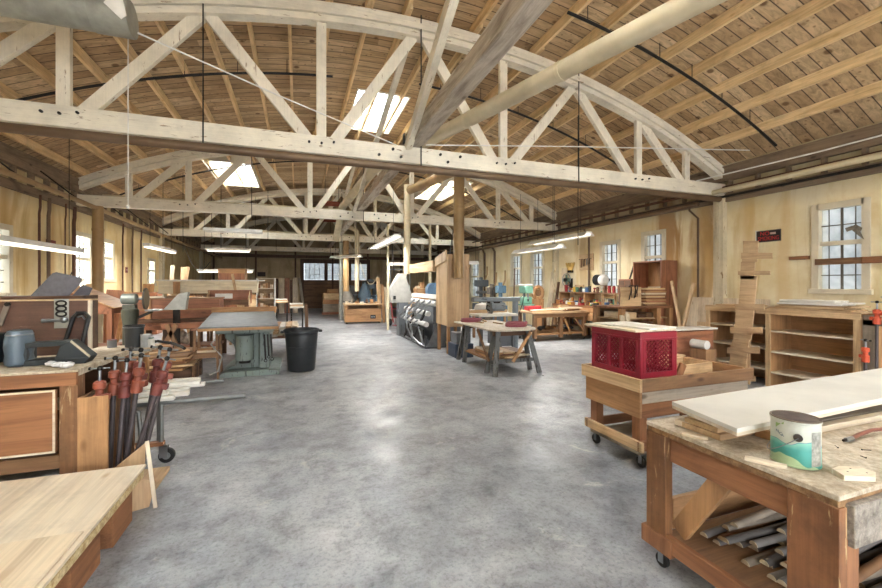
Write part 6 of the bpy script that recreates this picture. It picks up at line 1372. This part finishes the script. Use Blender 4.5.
# small things on the centre floor edge
for k, (u, v, s, lb) in enumerate(((596, 352, .012, 'tiny dark chip on the floor left of the rolling cart'), (543, 376, .010, 'tiny dark chip on the floor right of the round ended table'), (590, 340, .010, 'tiny chip near the red crate cart on the concrete'))):
    x, y = A(u, v, 0); solo('wood_chip', lb, 'chip', MB().prism([(-s, -s), (s*1.4, -s*.5), (s, s), (-s*.5, s*1.2)], .008, 'z', 0), BLACK, (x, y, 0.001))

# ================================================================ further clutter the photo shows
random.seed(5)
def scrapset(prefix, cat, spots_, kinds, group=None):
    for k, (x, y, z, L_, w, h, rz, lb) in enumerate(spots_):
        solo(prefix, lb, cat, B(-L_/2, L_/2, -w/2, w/2, 0, h), wood(kinds[k % len(kinds)], 'x'), (x, y, z), rz, bev=.003)
# extra strips on the lumber cart
for k in range(26, 44):
    solo('strip', 'thin wood strip in the layered pile on the lumber cart', 'strip', B(0, .10, 0, random.uniform(1.0, 1.5), 0, .028), wood(('orange', 'white', 'pine', 'pale')[k % 4], 'y'), (-.70+((k-26) % 6)*.118, 8.6+random.uniform(-.06, .06), .442+.03*(4+(k-26)//6)), random.uniform(-.03, .03), group='strips on the lumber cart')
# red hanging panels beyond the second truss
for k, (u, v, d, w, h, lb) in enumerate(((332, 206, 13.5, .55, .16, 'faded red panel hung up between the second and third trusses'), (330, 222, 18.5, 1.1, .30, 'dark red board hung on the farthest truss line'))):
    x, y = D(u, d); z = zat(v, d); t = thing('hung_panel', lb, 'panel', (x, y, z)); B(-w/2, w/2, 0, .04, 0, h).build('panel', plain('fadedred', '#a2543c', .6, 0, .2), t)
    for s in (-1, 1): MB().cyl((s*w*.4, .02, h), (s*w*.4, .02, h+1.2), .006, n=5).build('hanger', IRON, t)
# pale crosswise pipe above the second truss chord
solo('pale_pipe', 'pale pipe lying crosswise just above the chord of the second truss', 'pipe', MB().cyl((XL+.3, 0, 0), (1.2, 0, 0), .05, n=12), DUCT, (0, 11.75, 3.60))
solo('pale_pipe', 'pale pipe lying crosswise above the chord of the third truss', 'pipe', MB().cyl((XL+.3, 0, 0), (3.0, 0, 0), .05, n=12), DUCT, (0, 17.5, 3.60))
# drooping cords
for k, (u0, v0, u1, v1, d, sag, c, lb) in enumerate(((184, 246, 210, 262, 12.4, .5, BLACK, 'black cord sagging beside the crosswise strip light'), (60, 258, 72, 272, 8.6, .3, BLACK, 'thin black cord looping below the long left strip light'), (360, 262, 378, 276, 16, .6, DUCT, 'pale hose sagging beside the hooked cream duct'), (455, 215, 448, 262, 9.4, .1, BLACK, 'dark cord hanging left of the brown elbowed duct'), (392, 240, 396, 300, 12.5, .1, BLACK, 'dark drop cord left of the upright cream duct'))):
    x0, y0 = D(u0, d); x1, y1 = D(u1, d); z0, z1 = zat(v0, d), zat(v1, d)
    solo('power_cable', lb, 'cord', MB().tube([(0, 0, 0)]+[((x1-x0)*f, (y1-y0)*f, (z1-z0)*f-sag*math.sin(PI*f)) for f in (.15, .3, .5, .7, .85)]+[(x1-x0, y1-y0, z1-z0)], .010, 6), c, (x0, y0, z0))
# extra pipes at the head of the right wall
for k, (X, z, r, m, ya, yb, lb) in enumerate(((8.0, 3.42, .03, 'RUST', YB+.1, 25.5, 'dark conduit tucked under the roof edge of the right wall'), (7.9, 3.22, .025, 'IRON', YB+.1, 25.5, 'thin dark pipe below the plate along the right wall'), (7.60, 3.42, .028, 'PIPEB', 6.2, 25.0, 'brown pipe under the roof on the right behind the nearest truss'))):
    solo('wall_pipe', lb, 'pipe', MB().cyl((0, ya, 0), (0, yb, 0), r, n=10), {'RUST': RUST, 'IRON': IRON, 'PIPEB': PIPEB}[m], (X, 0, z))
# boards and bits around the left machines
scrapset('offcut', 'offcut', [(-2.75, 9.35, 1.226, .5, .2, .03, .1, 'pale scrap on top of the long reddish chest, left'), (-2.3, 9.4, 1.226, .35, .1, .04, -.3, 'brown scrap on top of the long reddish chest, right'),
   (-3.4, 9.0, 1.30, .0001, .0001, .0001, 0, 'x')][:2], ('pale', 'brown'))
for k, (u, d, w, h, kd, tilt, lb) in enumerate(((79, 8.9, .25, 1.45, 'orange', .15, 'orange board leaning below the first left window'), (89, 8.95, .12, 1.5, 'pine', -.1, 'narrow pine board leaning left of the brown duct'), (105, 9.6, .35, 1.35, 'red', .12, 'red brown board leaning right of the brown duct'), (113, 9.95, .2, 1.3, 'orange', .2, 'orange board leaning behind the disc grinder'), (146, 12.4, .3, 1.5, 'orange', 0, 'orange panel standing beyond the grinder disc'))):
    x, y = D(u, d); solo('leaning_board', lb, 'board', MB().bar((0, 0, 0), (tilt, .25, h), w, .03, (0, 1, 0)), wood(kd, 'z'), (x, y, 0))
# splayed dark leg frame under the left table
t = thing('folding_frame', 'brown folding trestle frame standing open behind the low dusty table', 'trestle', (-2.2, 8.35, 0))
MB().bar((-.25, 0, 0), (.15, 0, .78), .07, .05, (0, 1, 0)).build('leg', wood('brown', 'z'), t); MB().bar((.30, 0, 0), (.0, .0, .78), .07, .05, (0, 1, 0)).build('leg', wood('brown', 'z'), t); B(-.1, .6, .04, .08, .70, .79).build('rail', wood('red', 'x'), t)
B(-.18, .22, .03, .06, .28, .34).build('stretcher', wood('orange', 'x'), t)
# tins and bottles on the left bench and side table
def put(kind, lb, x, y, z, r, h, c):
    t = thing(kind, lb, KW[kind], (x, y, z)); KINDS[kind](r, h, CM[c], CM[(c+3) % len(CM)])(t)
for k, (kind, u, d, z, r, h, c, lb) in enumerate((('tin', 146, 5.15, .691, .06, .16, 8, 'silver tin right of the black bucket on the low dusty table'), ('tin', 112, 5.1, .691, .05, .10, 3, 'grey tin left of the black bucket on the low dusty table'), ('bottle', 151, 5.15, .691, .04, .12, 1, 'white bottle at the right end of the low dusty table'),
      ('parts_box', 318, 14.7, 0, .0, 0, 0, ''))):
    if r: x, y = D(u, d); put(kind, lb, x, y, z, r, h, c)
# carts, crates and machines deeper in the shop
for k, (u, d, w, l, h, kd, lb) in enumerate(((252, 15.5, 1.0, .7, .9, 'pine', 'pine crate table behind the white sided parts shelf'), (224, 14.8, .8, .6, .95, 'pale', 'pale box behind the long beams, right half'), (190, 14.0, .8, .7, 1.0, 'red', 'red brown box behind the long beams, left half'), (412, 17.2, .7, .6, 1.0, 'pine', 'pine box behind the white chute'), (424, 14.2, .5, .5, 1.35, 'orange', 'orange cabinet seen between the chute and the hopper'))):
    x, y = D(u, d); t = thing('storage_box', lb, 'box', (x, y, 0)); B(-w/2, w/2, 0, l, 0, h-.03).build('body', wood(kd, 'x'), t, bev=.004); B(-w/2-.02, w/2+.02, -.02, l+.02, h-.03, h).build('lid', wood('pine', 'x'), t)
    for q in range(3):
        solo('offcut', '%s scrap on the %s' % (('left', 'middle', 'right')[q], lb), 'offcut', B(-w*.12, w*.12, -.1, .1, 0, random.uniform(.05, .25)), wood(('pale', 'orange', 'brown')[q], 'z'), (x+(q-1)*w*.3, y+.3, h+.001), random.uniform(-.2, .2))
for k, (u, d, h, c, lb) in enumerate(((436, 12.6, 1.5, '#4f6f8c', 'blue machine standing behind the plywood hopper channel'), (371, 18.5, 1.7, '#4b5a66', 'dark blue band saw behind the plywood box bench'), (352, 19.5, 1.4, '#7d7d76', 'grey machine beside the brown upright duct'))):
    x, y = D(u, d); t = thing('band_saw', lb, 'machine', (x, y, 0)); m = painted('bs%d' % k, c, '#333a3f', .6, 'z')
    B(-.25, .25, 0, .4, 0, .7).build('base', m, t, bev=.02); B(-.3, .3, -.1, .5, .95, .99).build('table', STEEL, t); B(.12, .25, .05, .35, .7, h-.2).build('spine', m, t, bev=.02); B(-.1, .1, .05, .35, .7, .95).build('pedestal', m, t)
    MB().cyl((-.02, .05, h-.2), (-.02, .35, h-.2), .24, n=22).build('wheel_cover', m, t, bev=.01)
# bits on the assembly table and its far side
scrapset('offcut', 'offcut', [(6.1, 9.75, .772, .3, .06, .05, .4, 'pale scrap behind the red flat case'), (6.9, 9.05, .772, .35, .08, .06, .2, 'brown scrap at the front of the long cluttered table'), (7.2, 9.2, .772, .3, .1, .08, -.3, 'orange scrap at the right front of the long cluttered table'), (7.1, 9.55, .772, .3, .12, .12, .1, 'pine scrap at the right back of the long cluttered table')], ('pale', 'brown', 'orange', 'pine'))
for k in range(0):
    x, y = D(498+k*9, 11.6+.15*(k % 3)); h = random.uniform(.25, .6)
    solo('carton', '%s carton on the floor behind the drill press, %s' % (('orange', 'pale', 'brown', 'pine', 'red brown', 'grey')[k], ('farthest left', 'second from the left', 'third from the left', 'third from the right', 'second from the right', 'farthest right')[k]), 'carton', B(-.16, .16, 0, .3, 0, h), wood(('orange', 'pale', 'brown', 'pine', 'red', 'grey')[k], 'x'), (x, y+.45, 0), .1*k, bev=.004)
# odds on the concrete near the bench
# ---------------------------------------------------------------- light, camera
def area(loc, rot, sx, sy, e, col=(1, 1, 1)):
    L = bpy.data.lights.new('daylight_or_fill', 'AREA'); L.shape = 'RECTANGLE'; L.size = sx; L.size_y = sy; L.energy = e; L.color = col
    o = bpy.data.objects.new('daylight_or_fill', L); COL.objects.link(o); o.location = loc; o.rotation_euler = rot
# added fill light, set in the unseen opening behind the camera
area((2.5, YB-.1, 1.7), (PI/2, 0, 0), 7.9, 3.2, 165, (1, .985, .96))
w = bpy.data.worlds.new('World'); SC.world = w; w.use_nodes = True
bg = w.node_tree.nodes['Background']; bg.inputs[0].default_value = (.86, .93, 1, 1); bg.inputs[1].default_value = 1.5
cam = bpy.data.cameras.new('camera'); co = bpy.data.objects.new('camera', cam); COL.objects.link(co)
cam.sensor_width = 36; cam.sensor_fit = 'HORIZONTAL'; cam.lens = 36*FPX/882; cam.shift_y = (HY-294)/882
co.location = (0, 0, HC); co.rotation_euler = (PI/2, 0, -TH); cam.clip_start = .05
SC.camera = co
SC.view_settings.view_transform = 'Standard'; SC.view_settings.look = 'None'; SC.view_settings.gamma = 1
SC.view_settings.use_curve_mapping = False; SC.view_settings.exposure = 1.0
for s in area_specs: area(*s)
